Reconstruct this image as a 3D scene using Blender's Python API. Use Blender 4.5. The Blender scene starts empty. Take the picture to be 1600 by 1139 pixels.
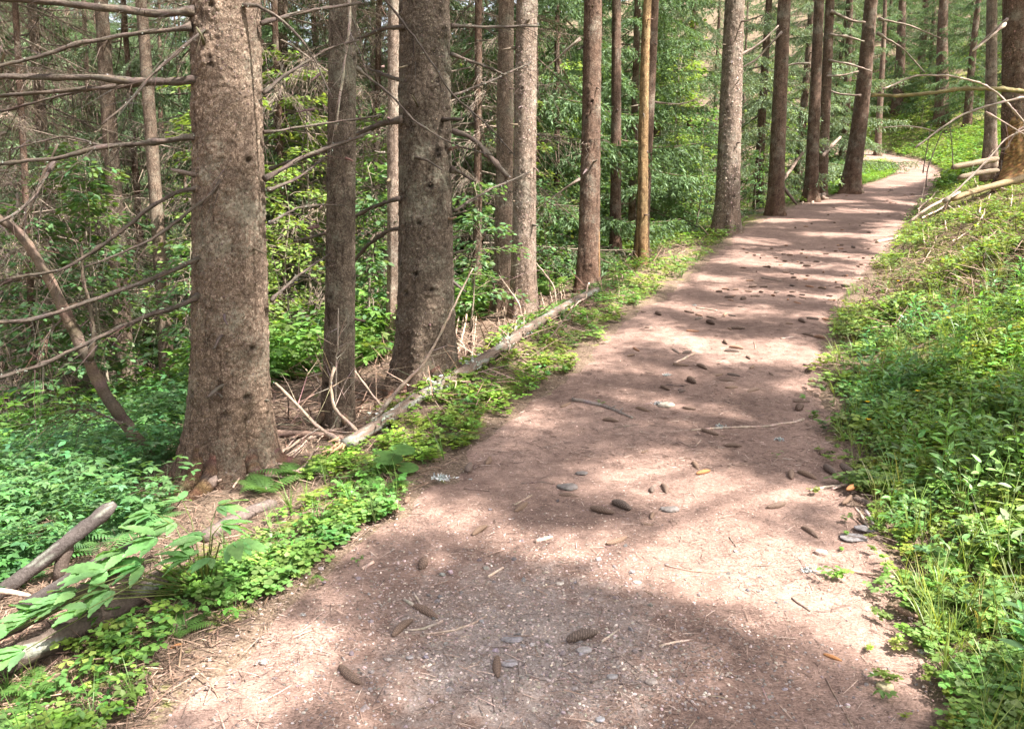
import bpy, math, random
import numpy as np
from math import radians, sin, cos, pi
RNG = np.random.default_rng(7)
random.seed(7)
scene = bpy.context.scene
COL = scene.collection

# ------------------------------------------------------------------ camera, sky, sun, exposure
F = 1244.0                      # focal length in photo pixels (1600 wide)
PITCH = radians(8.0)
CAM = np.array([0.0, 0.0, 1.85])
cam_d = bpy.data.cameras.new("camera"); cam = bpy.data.objects.new("camera", cam_d); COL.objects.link(cam)
cam.location = CAM; cam.rotation_euler = (pi/2 - PITCH, 0, 0)
cam_d.sensor_width = 36; cam_d.lens = 36*F/1600; cam_d.clip_end = 1000; cam_d.clip_start = 0.05
scene.camera = cam

SUN_EL = radians(52); SUN_AZ = math.atan2(-0.51, 0.86)          # direction TO the sun, in the ground plane
SUN = np.array([cos(SUN_EL)*cos(SUN_AZ), cos(SUN_EL)*sin(SUN_AZ), sin(SUN_EL)])
w = bpy.data.worlds.new("World"); scene.world = w; w.use_nodes = True
nt = w.node_tree; bg = nt.nodes["Background"]
sky = nt.nodes.new("ShaderNodeTexSky"); sky.sky_type = 'NISHITA'; sky.sun_disc = False
sky.sun_elevation = SUN_EL; sky.sun_rotation = pi/2 - SUN_AZ; sky.dust_density = 3.0; sky.air_density = 1.0
hs = nt.nodes.new("ShaderNodeHueSaturation"); hs.inputs['Saturation'].default_value = 0.35
nt.links.new(sky.outputs[0], hs.inputs['Color']); nt.links.new(hs.outputs[0], bg.inputs['Color'])
bg.inputs['Strength'].default_value = 0.105
sl = bpy.data.lights.new("sun", 'SUN'); sl.energy = 5.0; sl.angle = radians(0.6); sl.color = (1.0, 0.95, 0.885)
so = bpy.data.objects.new("sun", sl); COL.objects.link(so)
from mathutils import Vector
so.rotation_euler = Vector(SUN).to_track_quat('Z', 'Y').to_euler(); so.location = (20, -15, 30)
scene.view_settings.view_transform = 'Standard'; scene.view_settings.look = 'None'
scene.view_settings.gamma = 1; scene.view_settings.exposure = 2.0
try:
    scene.cycles.max_bounces = 7; scene.cycles.diffuse_bounces = 4; scene.cycles.transmission_bounces = 4
    scene.cycles.glossy_bounces = 2; scene.cycles.use_denoising = True
except Exception: pass

# ------------------------------------------------------------------ helpers
def at(px, py, d):
    """world point at forward distance d seen at photo pixel (px, py)"""
    u = (np.asarray(px, float)-800)/F; v = (569.5-np.asarray(py, float))/F
    t = np.asarray(d, float)/(cos(PITCH)+v*sin(PITCH))
    return np.stack([u*t, t*(cos(PITCH)+v*sin(PITCH)), CAM[2]+t*(-sin(PITCH)+v*cos(PITCH))], -1)
def to_px(p):
    q = np.asarray(p)-CAM
    f = q[..., 1]*cos(PITCH)-q[..., 2]*sin(PITCH); u = q[..., 1]*sin(PITCH)+q[..., 2]*cos(PITCH)
    f = np.maximum(f, 1e-3)
    return 800+F*q[..., 0]/f, 569.5-F*u/f

def hash2(i, j, k=0):
    n = (i.astype(np.int64)*374761393 + j.astype(np.int64)*668265263 + np.int64(k)*2147483647 + 1013904223) & 0x7fffffff
    n = ((n ^ (n >> 13))*1274126177) & 0x7fffffff
    n = ((n ^ (n >> 16))*668265263) & 0x7fffffff
    return ((n ^ (n >> 15)) & 0xffff)/65535.0
def vn(x, y, k=0):
    xi = np.floor(x); yi = np.floor(y); fx = x-xi; fy = y-yi
    fx = fx*fx*(3-2*fx); fy = fy*fy*(3-2*fy)
    a = hash2(xi, yi, k); b = hash2(xi+1, yi, k); c = hash2(xi, yi+1, k); d = hash2(xi+1, yi+1, k)
    return (a*(1-fx)+b*fx)*(1-fy)+(c*(1-fx)+d*fx)*fy
def fbm(x, y, o=4, k=0):
    s = 0; a = 0.5; t = 0
    for i in range(o):
        s = s+a*vn(x*2**i+17*i, y*2**i-9*i, k+i); t += a; a *= 0.5
    return s/t
def worley(u, v, k=0):
    ui = np.floor(u); vi = np.floor(v)
    f1 = np.full(u.shape, 9.0); f2 = np.full(u.shape, 9.0); cid = np.zeros(u.shape); dv = np.zeros(u.shape)
    for a in (-1, 0, 1):
        for b in (-1, 0, 1):
            cx = ui+a; cy = vi+b
            px = cx+hash2(cx, cy, k); py = cy+hash2(cx, cy, k+5)
            d = np.hypot(u-px, v-py); h = hash2(cx, cy, k+9)
            new = d < f1
            f2 = np.where(new, f1, np.minimum(f2, d)); cid = np.where(new, h, cid); dv = np.where(new, v-py, dv); f1 = np.where(new, d, f1)
    return f1, f2, cid, dv
def smooth(a, b, x):
    t = np.clip((x-a)/(b-a), 0, 1); return t*t*(3-2*t)
def nrm(v):
    return v/np.maximum(np.linalg.norm(v, axis=-1, keepdims=True), 1e-9)

class Geo:
    def __init__(s): s.v = []; s.q = []; s.t = []; s.c = []; s.n = 0
    def add(s, v, f, c=None):
        v = np.asarray(v, float).reshape(-1, 3); f = np.asarray(f, np.int64)
        if len(f) == 0: return s
        (s.q if f.shape[1] == 4 else s.t).append(f+s.n)
        s.v.append(v)
        if c is None: c = (1, 1, 1)
        c = np.asarray(c, float)
        s.c.append(np.broadcast_to(c, (len(v), 3))); s.n += len(v); return s
    def merge(s, g, R=None, T=None, S=1.0, cm=None):
        v = np.concatenate(g.v)*S
        if R is not None: v = v@np.asarray(R).T
        if T is not None: v = v+T
        c = np.concatenate(g.c)
        if cm is not None: c = c*cm
        for q in g.q: s.q.append(q+s.n)
        for t in g.t: s.t.append(t+s.n)
        s.v.append(v); s.c.append(c); s.n += len(v); return s
    def mesh(s, name, mat, base=(0, 0, 0), shade=True):
        me = bpy.data.meshes.new(name)
        v = np.concatenate(s.v)-np.asarray(base); c = np.concatenate(s.c)
        Q = np.concatenate(s.q) if s.q else np.zeros((0, 4), np.int64); T = np.concatenate(s.t) if s.t else np.zeros((0, 3), np.int64)
        me.vertices.add(len(v)); me.vertices.foreach_set('co', v.astype(np.float32).ravel())
        nl = Q.size+T.size; me.loops.add(nl)
        me.loops.foreach_set('vertex_index', np.concatenate([Q.ravel(), T.ravel()]).astype(np.int32))
        me.polygons.add(len(Q)+len(T))
        st = np.concatenate([np.arange(len(Q))*4, Q.size+np.arange(len(T))*3]).astype(np.int32)
        me.polygons.foreach_set('loop_start', st)
        me.update(calc_edges=True)
        me.polygons.foreach_set('use_smooth', np.full(len(Q)+len(T), bool(shade)))
        ca = me.color_attributes.new('tint', 'FLOAT_COLOR', 'POINT')
        ca.data.foreach_set('color', np.concatenate([c, np.ones((len(c), 1))], 1).astype(np.float32).ravel())
        me.materials.append(mat); me.validate(); return me

def link(name, me, parent=None, loc=(0, 0, 0), rot=(0, 0, 0), sc=1.0):
    o = bpy.data.objects.new(name, me); COL.objects.link(o)
    o.location = loc; o.rotation_euler = rot; o.scale = (sc, sc, sc) if not hasattr(sc, '__len__') else sc
    if parent is not None: o.parent = parent
    return o
def tag(o, label=None, cat=None, group=None, kind=None):
    if label: o['label'] = label
    if cat: o['category'] = cat
    if group: o['group'] = group
    if kind: o['kind'] = kind
    return o
def thing(name, label, cat, loc, group=None):
    return tag(link(name, None, None, tuple(map(float, loc))), label, cat, group)
def copy_tree(o, loc, rz, sc=1.0, label=None):
    c = o.copy(); COL.objects.link(c); c.location = tuple(map(float, loc)); c.rotation_euler = (0, 0, rz); c.scale = (sc, sc, sc)
    if label: c['label'] = label
    for ch in o.children:
        d = ch.copy(); COL.objects.link(d); d.parent = c
    return c

def tube(pts, rad, n=8, rough=0.0, c=(1, 1, 1), cap=True, g=None):
    pts = np.asarray(pts, float); m = len(pts); rad = np.broadcast_to(np.asarray(rad, float), (m,))
    tg = nrm(np.gradient(pts, axis=0)); ref = np.array([0.31, 0.17, 0.93]); 
    if abs(nrm(tg.mean(0)[None])[0]@ref) > 0.9: ref = np.array([0.9, 0.3, 0.1])
    a = nrm(np.cross(tg, ref)); b = np.cross(tg, a)
    th = np.arange(n)/n*2*pi
    rr = rad[:, None]*np.ones((m, n))
    if rough: rr = rr*(1+rough*(RNG.random((m, n))-0.5)*2)
    v = pts[:, None]+rr[..., None]*(np.cos(th)[None, :, None]*a[:, None]+np.sin(th)[None, :, None]*b[:, None])
    i = np.arange(m-1)[:, None]*n; j = np.arange(n)[None]; k = (j+1) % n
    f = np.stack([i+j, i+k, i+n+k, i+n+j], -1).reshape(-1, 4)
    g = g or Geo(); v = v.reshape(-1, 3)
    base = g.n; g.add(v, f, c)
    if cap and n >= 4:
        ct = np.array([pts[0], pts[-1]]); b0 = g.n; jj = np.arange(n); kk = (jj+1) % n
        g.v.append(ct); g.c.append(np.broadcast_to(np.asarray(c, float), (2, 3)) if np.ndim(c) == 1 else np.asarray(c)[[0, -1]]); g.n += 2
        g.t.append(np.stack([np.full(n, b0), base+kk, base+jj], -1)); g.t.append(np.stack([np.full(n, b0+1), base+(m-1)*n+jj, base+(m-1)*n+kk], -1))
    return g
def resample(pts, step, wob=0.0):
    pts = np.asarray(pts, float)
    L = np.r_[0, np.cumsum(np.linalg.norm(np.diff(pts, axis=0), axis=1))]
    n = max(3, int(L[-1]/step)+1); s = np.linspace(0, L[-1], n)
    out = np.stack([np.interp(s, L, pts[:, i]) for i in range(3)], -1)
    for _ in range(2):                                    # round the corners
        out[1:-1] = (out[:-2]+2*out[1:-1]+out[2:])/4
    if wob: out[1:] += np.cumsum(RNG.normal(0, wob, (n-1, 3)), 0)*0.5
    return out
def frames(d, up=None, spin=None):
    """rotation matrices (n,3,3): columns x=d, y=side, z=normal"""
    d = nrm(np.asarray(d, float)); n = len(d)
    if up is None: up = np.tile([0, 0, 1.0], (n, 1))
    y = np.cross(up, d); bad = np.linalg.norm(y, axis=1) < 1e-3; y[bad] = [0, 1, 0]; y = nrm(y); z = np.cross(d, y)
    if spin is not None:
        cs = np.cos(spin)[:, None]; sn = np.sin(spin)[:, None]; y, z = cs*y+sn*z, cs*z-sn*y
    return np.stack([d, y, z], -1)
def inst(g, tv, tf, R, T, S, c):
    tv = np.asarray(tv, float); n = len(T); k = len(tv); S = np.broadcast_to(np.asarray(S, float), (n,))
    v = np.einsum('nij,kj->nki', R, tv)*S[:, None, None]+T[:, None]
    f = (np.asarray(tf)[None]+(np.arange(n)*k)[:, None, None]).reshape(-1, np.shape(tf)[1])
    c = np.asarray(c, float); c = np.repeat(np.broadcast_to(c, (n, 3)), k, 0)
    return g.add(v.reshape(-1, 3), f, c)
def rz_dirs(n, tilt=0.0, tj=0.3):
    a = RNG.random(n)*2*pi; t = tilt+RNG.normal(0, tj, n)
    return np.stack([np.cos(a)*np.cos(t), np.sin(a)*np.cos(t), np.sin(t)], -1)
def tints(n, base, var=0.2, hue=0.1):
    b = np.asarray(base, float)*np.exp(RNG.normal(0, var, (n, 1)))
    return np.clip(b*(1+RNG.normal(0, hue, (n, 3))), 0.004, 0.9)

# ------------------------------------------------------------------ materials
def mat(name):
    m = bpy.data.materials.new(name); m.use_nodes = True
    return m, m.node_tree.nodes, m.node_tree.links
def nd(N, typ, **kw):
    n = N.new(typ)
    for k, v in kw.items():
        if k in n.inputs: n.inputs[k].default_value = v
        else: setattr(n, k, v)
    return n
def ramp(N, L, src, stops):
    r = N.new('ShaderNodeValToRGB'); e = r.color_ramp.elements
    while len(e) > 1: e.remove(e[-1])
    e[0].position = stops[0][0]; e[0].color = (*stops[0][1], 1)
    for p, c in stops[1:]:
        x = e.new(p); x.color = (*c, 1)
    L.new(src, r.inputs[0]); return r.outputs[0]
def mixc(N, L, f, a, b, mode='MIX'):
    m = N.new('ShaderNodeMix'); m.data_type = 'RGBA'; m.blend_type = mode
    for s, x in ((m.inputs[0], f), (m.inputs[6], a), (m.inputs[7], b)):
        if hasattr(x, 'node'): L.new(x, s)
        elif isinstance(x, (int, float)): s.default_value = x
        else: s.default_value = (*x, 1)
    return m.outputs[2]
def mth(N, L, op, a, b=0.5):
    m = N.new('ShaderNodeMath'); m.operation = op
    for s, x in ((m.inputs[0], a), (m.inputs[1], b)):
        if hasattr(x, 'node'): L.new(x, s)
        else: s.default_value = x
    return m.outputs[0]
def coords(N, L, sx=1, sy=1, sz=1):
    tc = N.new('ShaderNodeTexCoord'); mp = N.new('ShaderNodeMapping'); mp.inputs['Scale'].default_value = (sx, sy, sz)
    L.new(tc.outputs['Object'], mp.inputs[0]); return mp.outputs[0]
def noise(N, L, v, sc, det=4, rough=0.6, dist=0.0):
    n = nd(N, 'ShaderNodeTexNoise', Scale=sc, Detail=det, Roughness=rough, Distortion=dist); L.new(v, n.inputs['Vector']); return n.outputs['Fac']
def voro(N, L, v, sc, feat='F1', out='Distance'):
    n = nd(N, 'ShaderNodeTexVoronoi', Scale=sc); n.feature = feat; L.new(v, n.inputs['Vector']); return n.outputs[out]
def bump(N, L, h, st, dist, prev=None):
    b = nd(N, 'ShaderNodeBump', Strength=st, Distance=dist); L.new(h, b.inputs['Height'])
    if prev is not None: L.new(prev, b.inputs['Normal'])
    return b.outputs[0]
def tint_node(N):
    a = N.new('ShaderNodeAttribute'); a.attribute_name = 'tint'; return a.outputs['Color']

def leaf_mat(name, trans=0.4, rough=0.5, spec=0.35):
    m, N, L = mat(name); p = N['Principled BSDF']; t = tint_node(N)
    v = coords(N, L); nz = noise(N, L, v, 40, 3)
    c = mixc(N, L, 1.0, t, ramp(N, L, nz, [(0.3, (0.8, 0.8, 0.8)), (0.7, (1.2, 1.2, 1.2))]), 'MULTIPLY')
    L.new(c, p.inputs['Base Color']); p.inputs['Roughness'].default_value = rough; p.inputs['Specular IOR Level'].default_value = spec
    tr = N.new('ShaderNodeBsdfTranslucent'); L.new(mixc(N, L, 1.0, c, (1.35, 1.25, 0.55), 'MULTIPLY'), tr.inputs[0])
    mx = N.new('ShaderNodeMixShader'); mx.inputs[0].default_value = trans
    L.new(p.outputs[0], mx.inputs[1]); L.new(tr.outputs[0], mx.inputs[2]); L.new(mx.outputs[0], N['Material Output'].inputs[0]); return m
def plain_mat(name, rough=0.85, bs=60, bst=0.5):
    m, N, L = mat(name); p = N['Principled BSDF']; t = tint_node(N); v = coords(N, L); nz = noise(N, L, v, bs, 5, 0.7)
    L.new(mixc(N, L, 1.0, t, ramp(N, L, nz, [(0.3, (0.55, 0.53, 0.5)), (0.7, (1.35, 1.35, 1.4))]), 'MULTIPLY'), p.inputs['Base Color'])
    p.inputs['Roughness'].default_value = rough; p.inputs['Specular IOR Level'].default_value = 0.2
    L.new(bump(N, L, nz, bst, 0.01), p.inputs['Normal']); return m
def bark_mat(name, dark, mid, light, lich=(0.40, 0.40, 0.33), lam=0.5, fl=75.0):
    m, N, L = mat(name); p = N['Principled BSDF']; t = tint_node(N)
    v0 = coords(N, L); wob = noise(N, L, v0, 9, 3)
    v = coords(N, L, 1, 1, 0.75)
    vd = N.new('ShaderNodeVectorMath'); vd.operation = 'ADD'; L.new(v, vd.inputs[0])
    sc = N.new('ShaderNodeVectorMath'); sc.operation = 'SCALE'; sc.inputs['Scale'].default_value = 0.10
    nc = nd(N, 'ShaderNodeTexNoise', Scale=14.0, Detail=3.0); L.new(v0, nc.inputs['Vector']); L.new(nc.outputs['Color'], sc.inputs[0]); L.new(sc.outputs[0], vd.inputs[1])
    V = vd.outputs[0]
    edge = mth(N, L, 'MINIMUM', voro(N, L, V, fl, 'DISTANCE_TO_EDGE'), mth(N, L, 'ADD', voro(N, L, V, fl*0.42, 'DISTANCE_TO_EDGE'), 0.03)); cell = voro(N, L, V, fl, 'F1', 'Color')
    fine = noise(N, L, v0, 150, 4, 0.7); big = noise(N, L, v0, 3.2, 4, 0.6)
    base = ramp(N, L, mth(N, L, 'ADD', mth(N, L, 'MULTIPLY', cell, 0.35), mth(N, L, 'MULTIPLY', fine, 0.65)), [(0.2, dark), (0.5, mid), (0.8, light)])
    vc = noise(N, L, coords(N, L, 1, 1, 0.10), 26, 4, 0.65, 0.3); base = mixc(N, L, 1.0, base, ramp(N, L, vc, [(0.34, (0.45, 0.42, 0.40)), (0.44, (1, 1, 1)), (0.62, (1.0, 1.0, 1.0)), (0.75, (1.3, 1.26, 1.2))]), 'MULTIPLY')
    crack = ramp(N, L, edge, [(0.0, (0.35, 0.3, 0.28)), (0.12, (1, 1, 1))])
    c = mixc(N, L, 1.0, base, crack, 'MULTIPLY')
    lm = ramp(N, L, mth(N, L, 'ADD', mth(N, L, 'MULTIPLY', big, 0.6), mth(N, L, 'MULTIPLY', noise(N, L, v0, 55, 3, 0.7), 0.5)), [(0.56, (0, 0, 0)), (0.66, (1, 1, 1))])
    c = mixc(N, L, mth(N, L, 'MULTIPLY', lm, lam), c, lich)
    c = mixc(N, L, 1.0, c, ramp(N, L, wob, [(0.25, (0.6, 0.58, 0.57)), (0.75, (1.32, 1.3, 1.27))]), 'MULTIPLY')
    c = mixc(N, L, 1.0, c, t, 'MULTIPLY')
    L.new(c, p.inputs['Base Color']); p.inputs['Roughness'].default_value = 0.92; p.inputs['Specular IOR Level'].default_value = 0.15
    b = bump(N, L, edge, 0.8, 0.012); L.new(bump(N, L, fine, 0.7, 0.006, b), p.inputs['Normal']); return m

M = {}
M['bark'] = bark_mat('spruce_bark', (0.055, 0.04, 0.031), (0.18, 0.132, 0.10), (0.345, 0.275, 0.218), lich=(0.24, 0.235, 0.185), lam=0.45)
M['bark_dark'] = bark_mat('shaded_spruce_bark', (0.042, 0.033, 0.026), (0.115, 0.09, 0.07), (0.23, 0.19, 0.15), lich=(0.2, 0.2, 0.155))  # darker copy of the bark, the trunks' shade put into its colour
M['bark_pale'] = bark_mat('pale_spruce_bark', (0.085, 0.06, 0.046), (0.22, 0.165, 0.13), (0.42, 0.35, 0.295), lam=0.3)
M['bark_red'] = bark_mat('red_spruce_bark', (0.055, 0.034, 0.025), (0.14, 0.09, 0.066), (0.27, 0.195, 0.15), lam=0.25)
M['dead'] = plain_mat('dead_wood', 0.85, 70, 0.6)
M['twig'] = plain_mat('dead_twig', 0.9, 40, 0.2)
M['needle'] = leaf_mat('spruce_needle', 0.28, 0.55, 0.3)
M['leaf'] = leaf_mat('green_leaf', 0.42, 0.45, 0.4)
M['herb'] = leaf_mat('herb_leaf', 0.38, 0.42, 0.45)
M['moss'] = leaf_mat('moss_tuft', 0.2, 0.9, 0.1)
M['petal'] = leaf_mat('yellow_petal', 0.3, 0.6, 0.2)
M['litter'] = plain_mat('needle_litter', 0.9, 30, 0.1)
M['cone'] = plain_mat('cone_scale', 0.75, 90, 0.4)
M['stone'] = plain_mat('grey_stone', 0.8, 45, 0.5)
M['scale'] = plain_mat('bark_scale', 0.9, 60, 0.2)
M['lichen'] = plain_mat('grey_lichen', 0.95, 80, 0.3)

def path_mat():
    m, N, L = mat('path_earth'); p = N['Principled BSDF']; v = coords(N, L)
    big = noise(N, L, v, 0.9, 4, 0.55, 0.4); med = noise(N, L, v, 9, 5, 0.65); fine = noise(N, L, v, 110, 5, 0.75)
    needles = []
    for a, s in ((0.3, 1), (1.35, 2), (2.4, 3)):
        mp = N.new('ShaderNodeMapping'); mp.inputs['Rotation'].default_value = (0, 0, a); mp.inputs['Scale'].default_value = (30, 260, 60); mp.inputs['Location'].default_value = (s*3.1, s, 0)
        vd = N.new('ShaderNodeVectorMath'); vd.operation = 'ADD'; nc = nd(N, 'ShaderNodeTexNoise', Scale=6.0, Detail=2.0); L.new(v, nc.inputs['Vector'])
        sc = N.new('ShaderNodeVectorMath'); sc.operation = 'SCALE'; sc.inputs['Scale'].default_value = 0.10; L.new(nc.outputs['Color'], sc.inputs[0])
        L.new(v, vd.inputs[0]); L.new(sc.outputs[0], vd.inputs[1]); L.new(vd.outputs[0], mp.inputs[0])
        n = nd(N, 'ShaderNodeTexNoise', Scale=1.0, Detail=2.0, Roughness=0.6); L.new(mp.outputs[0], n.inputs['Vector']); needles.append(n.outputs['Fac'])
    ne = mth(N, L, 'MAXIMUM', mth(N, L, 'MAXIMUM', needles[0], needles[1]), needles[2])
    c = ramp(N, L, big, [(0.3, (0.165, 0.112, 0.093)), (0.5, (0.238, 0.162, 0.134)), (0.7, (0.31, 0.215, 0.178))])
    c = mixc(N, L, 1.0, c, ramp(N, L, med, [(0.3, (0.70, 0.68, 0.67)), (0.7, (1.18, 1.17, 1.15))]), 'MULTIPLY')
    c = mixc(N, L, 1.0, c, ramp(N, L, fine, [(0.32, (0.5, 0.47, 0.46)), (0.5, (1, 1, 1)), (0.72, (1.45, 1.42, 1.4))]), 'MULTIPLY')
    c = mixc(N, L, 0.85, c, ramp(N, L, ne, [(0.45, (0.62, 0.58, 0.56)), (0.60, (1, 1, 1)), (0.75, (1.5, 1.42, 1.35))]), 'MULTIPLY')
    # worn gravelly middle of the path
    sx = N.new('ShaderNodeSeparateXYZ'); L.new(v, sx.inputs[0])
    dx = mth(N, L, 'DIVIDE', mth(N, L, 'SUBTRACT', sx.outputs[0], 0.05), 0.75); dy = mth(N, L, 'DIVIDE', mth(N, L, 'SUBTRACT', sx.outputs[1], 3.1), 0.75)
    rr = mth(N, L, 'ADD', mth(N, L, 'MULTIPLY', dx, dx), mth(N, L, 'MULTIPLY', dy, dy))
    g = mth(N, L, 'ADD', mth(N, L, 'SUBTRACT', 1.0, rr), mth(N, L, 'MULTIPLY', mth(N, L, 'SUBTRACT', med, 0.5), 2.5))
    gm = ramp(N, L, g, [(0.2, (0, 0, 0)), (0.9, (1, 1, 1))])
    gc = ramp(N, L, fine, [(0.3, (0.12, 0.10, 0.09)), (0.55, (0.25, 0.21, 0.19)), (0.75, (0.42, 0.38, 0.36))])
    c = mixc(N, L, mth(N, L, 'MULTIPLY', gm, 0.75), c, gc)
    L.new(c, p.inputs['Base Color']); p.inputs['Roughness'].default_value = 0.95; p.inputs['Specular IOR Level'].default_value = 0.1
    b = bump(N, L, med, 0.5, 0.02); b = bump(N, L, fine, 0.6, 0.006, b); L.new(bump(N, L, ne, 0.6, 0.004, b), p.inputs['Normal']); return m
def ground_mat():
    m, N, L = mat('forest_floor'); p = N['Principled BSDF']; v = coords(N, L); t = tint_node(N)
    med = noise(N, L, v, 5, 5, 0.65); fine = noise(N, L, v, 70, 5, 0.75)
    c = ramp(N, L, fine, [(0.3, (0.05, 0.035, 0.026)), (0.5, (0.15, 0.105, 0.075)), (0.7, (0.29, 0.215, 0.16))])
    moss = ramp(N, L, fine, [(0.3, (0.07, 0.085, 0.02)), (0.55, (0.19, 0.21, 0.05)), (0.75, (0.32, 0.32, 0.10))])
    sp = N.new('ShaderNodeSeparateColor'); L.new(t, sp.inputs[0])
    mk = ramp(N, L, mth(N, L, 'ADD', sp.outputs[0], mth(N, L, 'MULTIPLY', mth(N, L, 'SUBTRACT', med, 0.5), 2.4)), [(0.35, (0, 0, 0)), (0.65, (1, 1, 1))])
    L.new(mixc(N, L, mk, c, moss), p.inputs['Base Color']); p.inputs['Roughness'].default_value = 0.95; p.inputs['Specular IOR Level'].default_value = 0.1
    b = bump(N, L, med, 0.7, 0.03); L.new(bump(N, L, fine, 0.8, 0.012, b), p.inputs['Normal']); return m
M['path'] = path_mat(); M['ground'] = ground_mat()

# ------------------------------------------------------------------ the lie of the land
# photo row, distance, left edge px, right edge px of the path
TAB = np.array([(1139, 2.65, 210, 1490), (1000, 3.1, 360, 1440), (900, 3.65, 480, 1392), (795, 4.35, 632, 1352), (740, 4.95, 690, 1330), (660, 5.95, 790, 1300),
                (595, 7.0, 880, 1300), (515, 8.8, 955, 1300), (440, 12, 1062, 1340), (400, 14.5, 1112, 1385), (360, 18, 1158, 1408), (330, 22, 1215, 1425),
                (300, 28, 1318, 1455), (280, 34, 1380, 1478), (270, 37.5, 1402, 1474), (258, 42, 1392, 1456), (250, 46, 1362, 1436), (244, 50, 1310, 1400)], float)
_pc = at((TAB[:, 2]+TAB[:, 3])/2, TAB[:, 0], TAB[:, 1])
_yl = np.r_[-60, -3, TAB[:, 1]]
_z = np.r_[-2.0, -0.12, _pc[:, 2]]
_xl = np.r_[-2.6, -1.9, at(TAB[:, 2], TAB[:, 0], TAB[:, 1])[:, 0]]
_xr = np.r_[-0.2, 0.6, at(TAB[:, 3], TAB[:, 0], TAB[:, 1])[:, 0]]
_yy = np.linspace(-60, 160, 4401)
def _sm(vals, slope):
    o = np.interp(_yy, _yl, vals); o = np.where(_yy > 50, vals[-1]+(_yy-50)*slope, o)
    k = np.hanning(31); k /= k.sum(); return np.convolve(np.pad(o, 15, mode='edge'), k, 'valid')
PZ = _sm(_z, 0.30); XL = _sm(_xl, -0.35); XR = _sm(_xr, -0.30)
def prof(y): return np.interp(y, _yy, PZ), np.interp(y, _yy, XL), np.interp(y, _yy, XR)
def side(x, y):
    p, xl, xr = prof(y); return np.maximum(xl-x, 0), np.maximum(x-xr, 0)
def terrain(x, y, detail=True):
    x = np.asarray(x, float); y = np.asarray(y, float)
    p, xl, xr = prof(y); sl_ = np.maximum(xl-x, 0); sr = np.maximum(x-xr, 0)
    k = 1+np.clip(y-8, 0, 14)*0.06
    s5 = np.minimum(sl_, 5); s13 = np.clip(sl_-5, 0, 9); far = np.maximum(sl_-26, 0)
    drop = (0.06*s5+0.022*s5*s5)*k+0.30*s13*k-0.32*far
    rise = 0.10*np.minimum(sr, 0.35)+0.42*np.clip(sr-0.35, 0, 10)+0.2*np.maximum(sr-10.35, 0)
    z = p-drop+rise+0.17*np.exp(-((sl_-0.75)/0.42)**2)*smooth(5.0, 6.5, y)*(1-smooth(12, 17, y))
    off = np.maximum(sl_, sr)
    w_ = smooth(0.0, 0.5, off)
    z = z+w_*(0.10*(fbm(x*0.9, y*0.9, 3, 3)-0.5)+0.05*(fbm(x*4, y*4, 3, 8)-0.5))+smooth(6, 20, off)*1.2*(fbm(x*0.12, y*0.12, 3, 5)-0.5)
    z = z+0.035*(fbm(x*1.3, y*1.3, 3, 11)-0.5)
    inside = np.minimum(x-xl, xr-x)
    z = z-0.025*smooth(0.0, 0.15, inside)
    return z
def path_z(x, y):
    return terrain(x, y)+0.035+0.006*(fbm(x*6, y*6, 3, 21)-0.5)
def gz_exact(x, y):
    s_l, s_r = side(np.asarray(x, float), np.asarray(y, float))
    return np.where((s_l+s_r) > 0, terrain(x, y), path_z(x, y))
def axis(segs):
    out = [np.arange(a, b, s) for a, b, s in segs]; return np.r_[tuple(out)+(np.array([segs[-1][1]]),)]
_ax = axis([(-150, -40, 3), (-40, -12, 0.5), (-12, -4, 0.12), (-4, 4.5, 0.03), (4.5, 32, 0.1), (32, 70, 1), (70, 150, 3)])
_ay = axis([(-80, -12, 3), (-12, 1.5, 0.3), (1.5, 8, 0.03), (8, 16, 0.06), (16, 60, 0.2), (60, 200, 3)])
_GX, _GY = np.meshgrid(_ax, _ay); _GH = gz_exact(_GX, _GY); del _GX, _GY
def gz(x, y):
    x = np.clip(np.asarray(x, float), -149, 149); y = np.clip(np.asarray(y, float), -79, 199)
    i = np.searchsorted(_ax, x, side='right')-1; j = np.searchsorted(_ay, y, side='right')-1
    fx = (x-_ax[i])/(_ax[i+1]-_ax[i]); fy = (y-_ay[j])/(_ay[j+1]-_ay[j])
    return (_GH[j, i]*(1-fx)+_GH[j, i+1]*fx)*(1-fy)+(_GH[j+1, i]*(1-fx)+_GH[j+1, i+1]*fx)*fy
def ground_at(px, d):
    """ground point under photo column px at distance d"""
    x = (np.asarray(px, float)-800)/F*np.asarray(d, float)
    for _ in range(8):
        z = gz(x, d); f = d*cos(PITCH)-(z-CAM[2])*sin(PITCH); x = (np.asarray(px, float)-800)/F*f
    return np.stack([x, np.asarray(d, float)+0*x, gz(x, d)], -1)
def on_path(px, py):
    """path point seen at photo pixel"""
    lo = np.full(np.shape(px), 1.5); hi = np.full(np.shape(px), 60.0)
    for _ in range(40):
        m = (lo+hi)/2; p = at(px, py, m); below = p[..., 2] < gz(p[..., 0], p[..., 1])
        hi = np.where(below, m, hi); lo = np.where(below, lo, m)
    p = at(px, py, lo); p[..., 2] = gz(p[..., 0], p[..., 1]); return p

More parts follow.
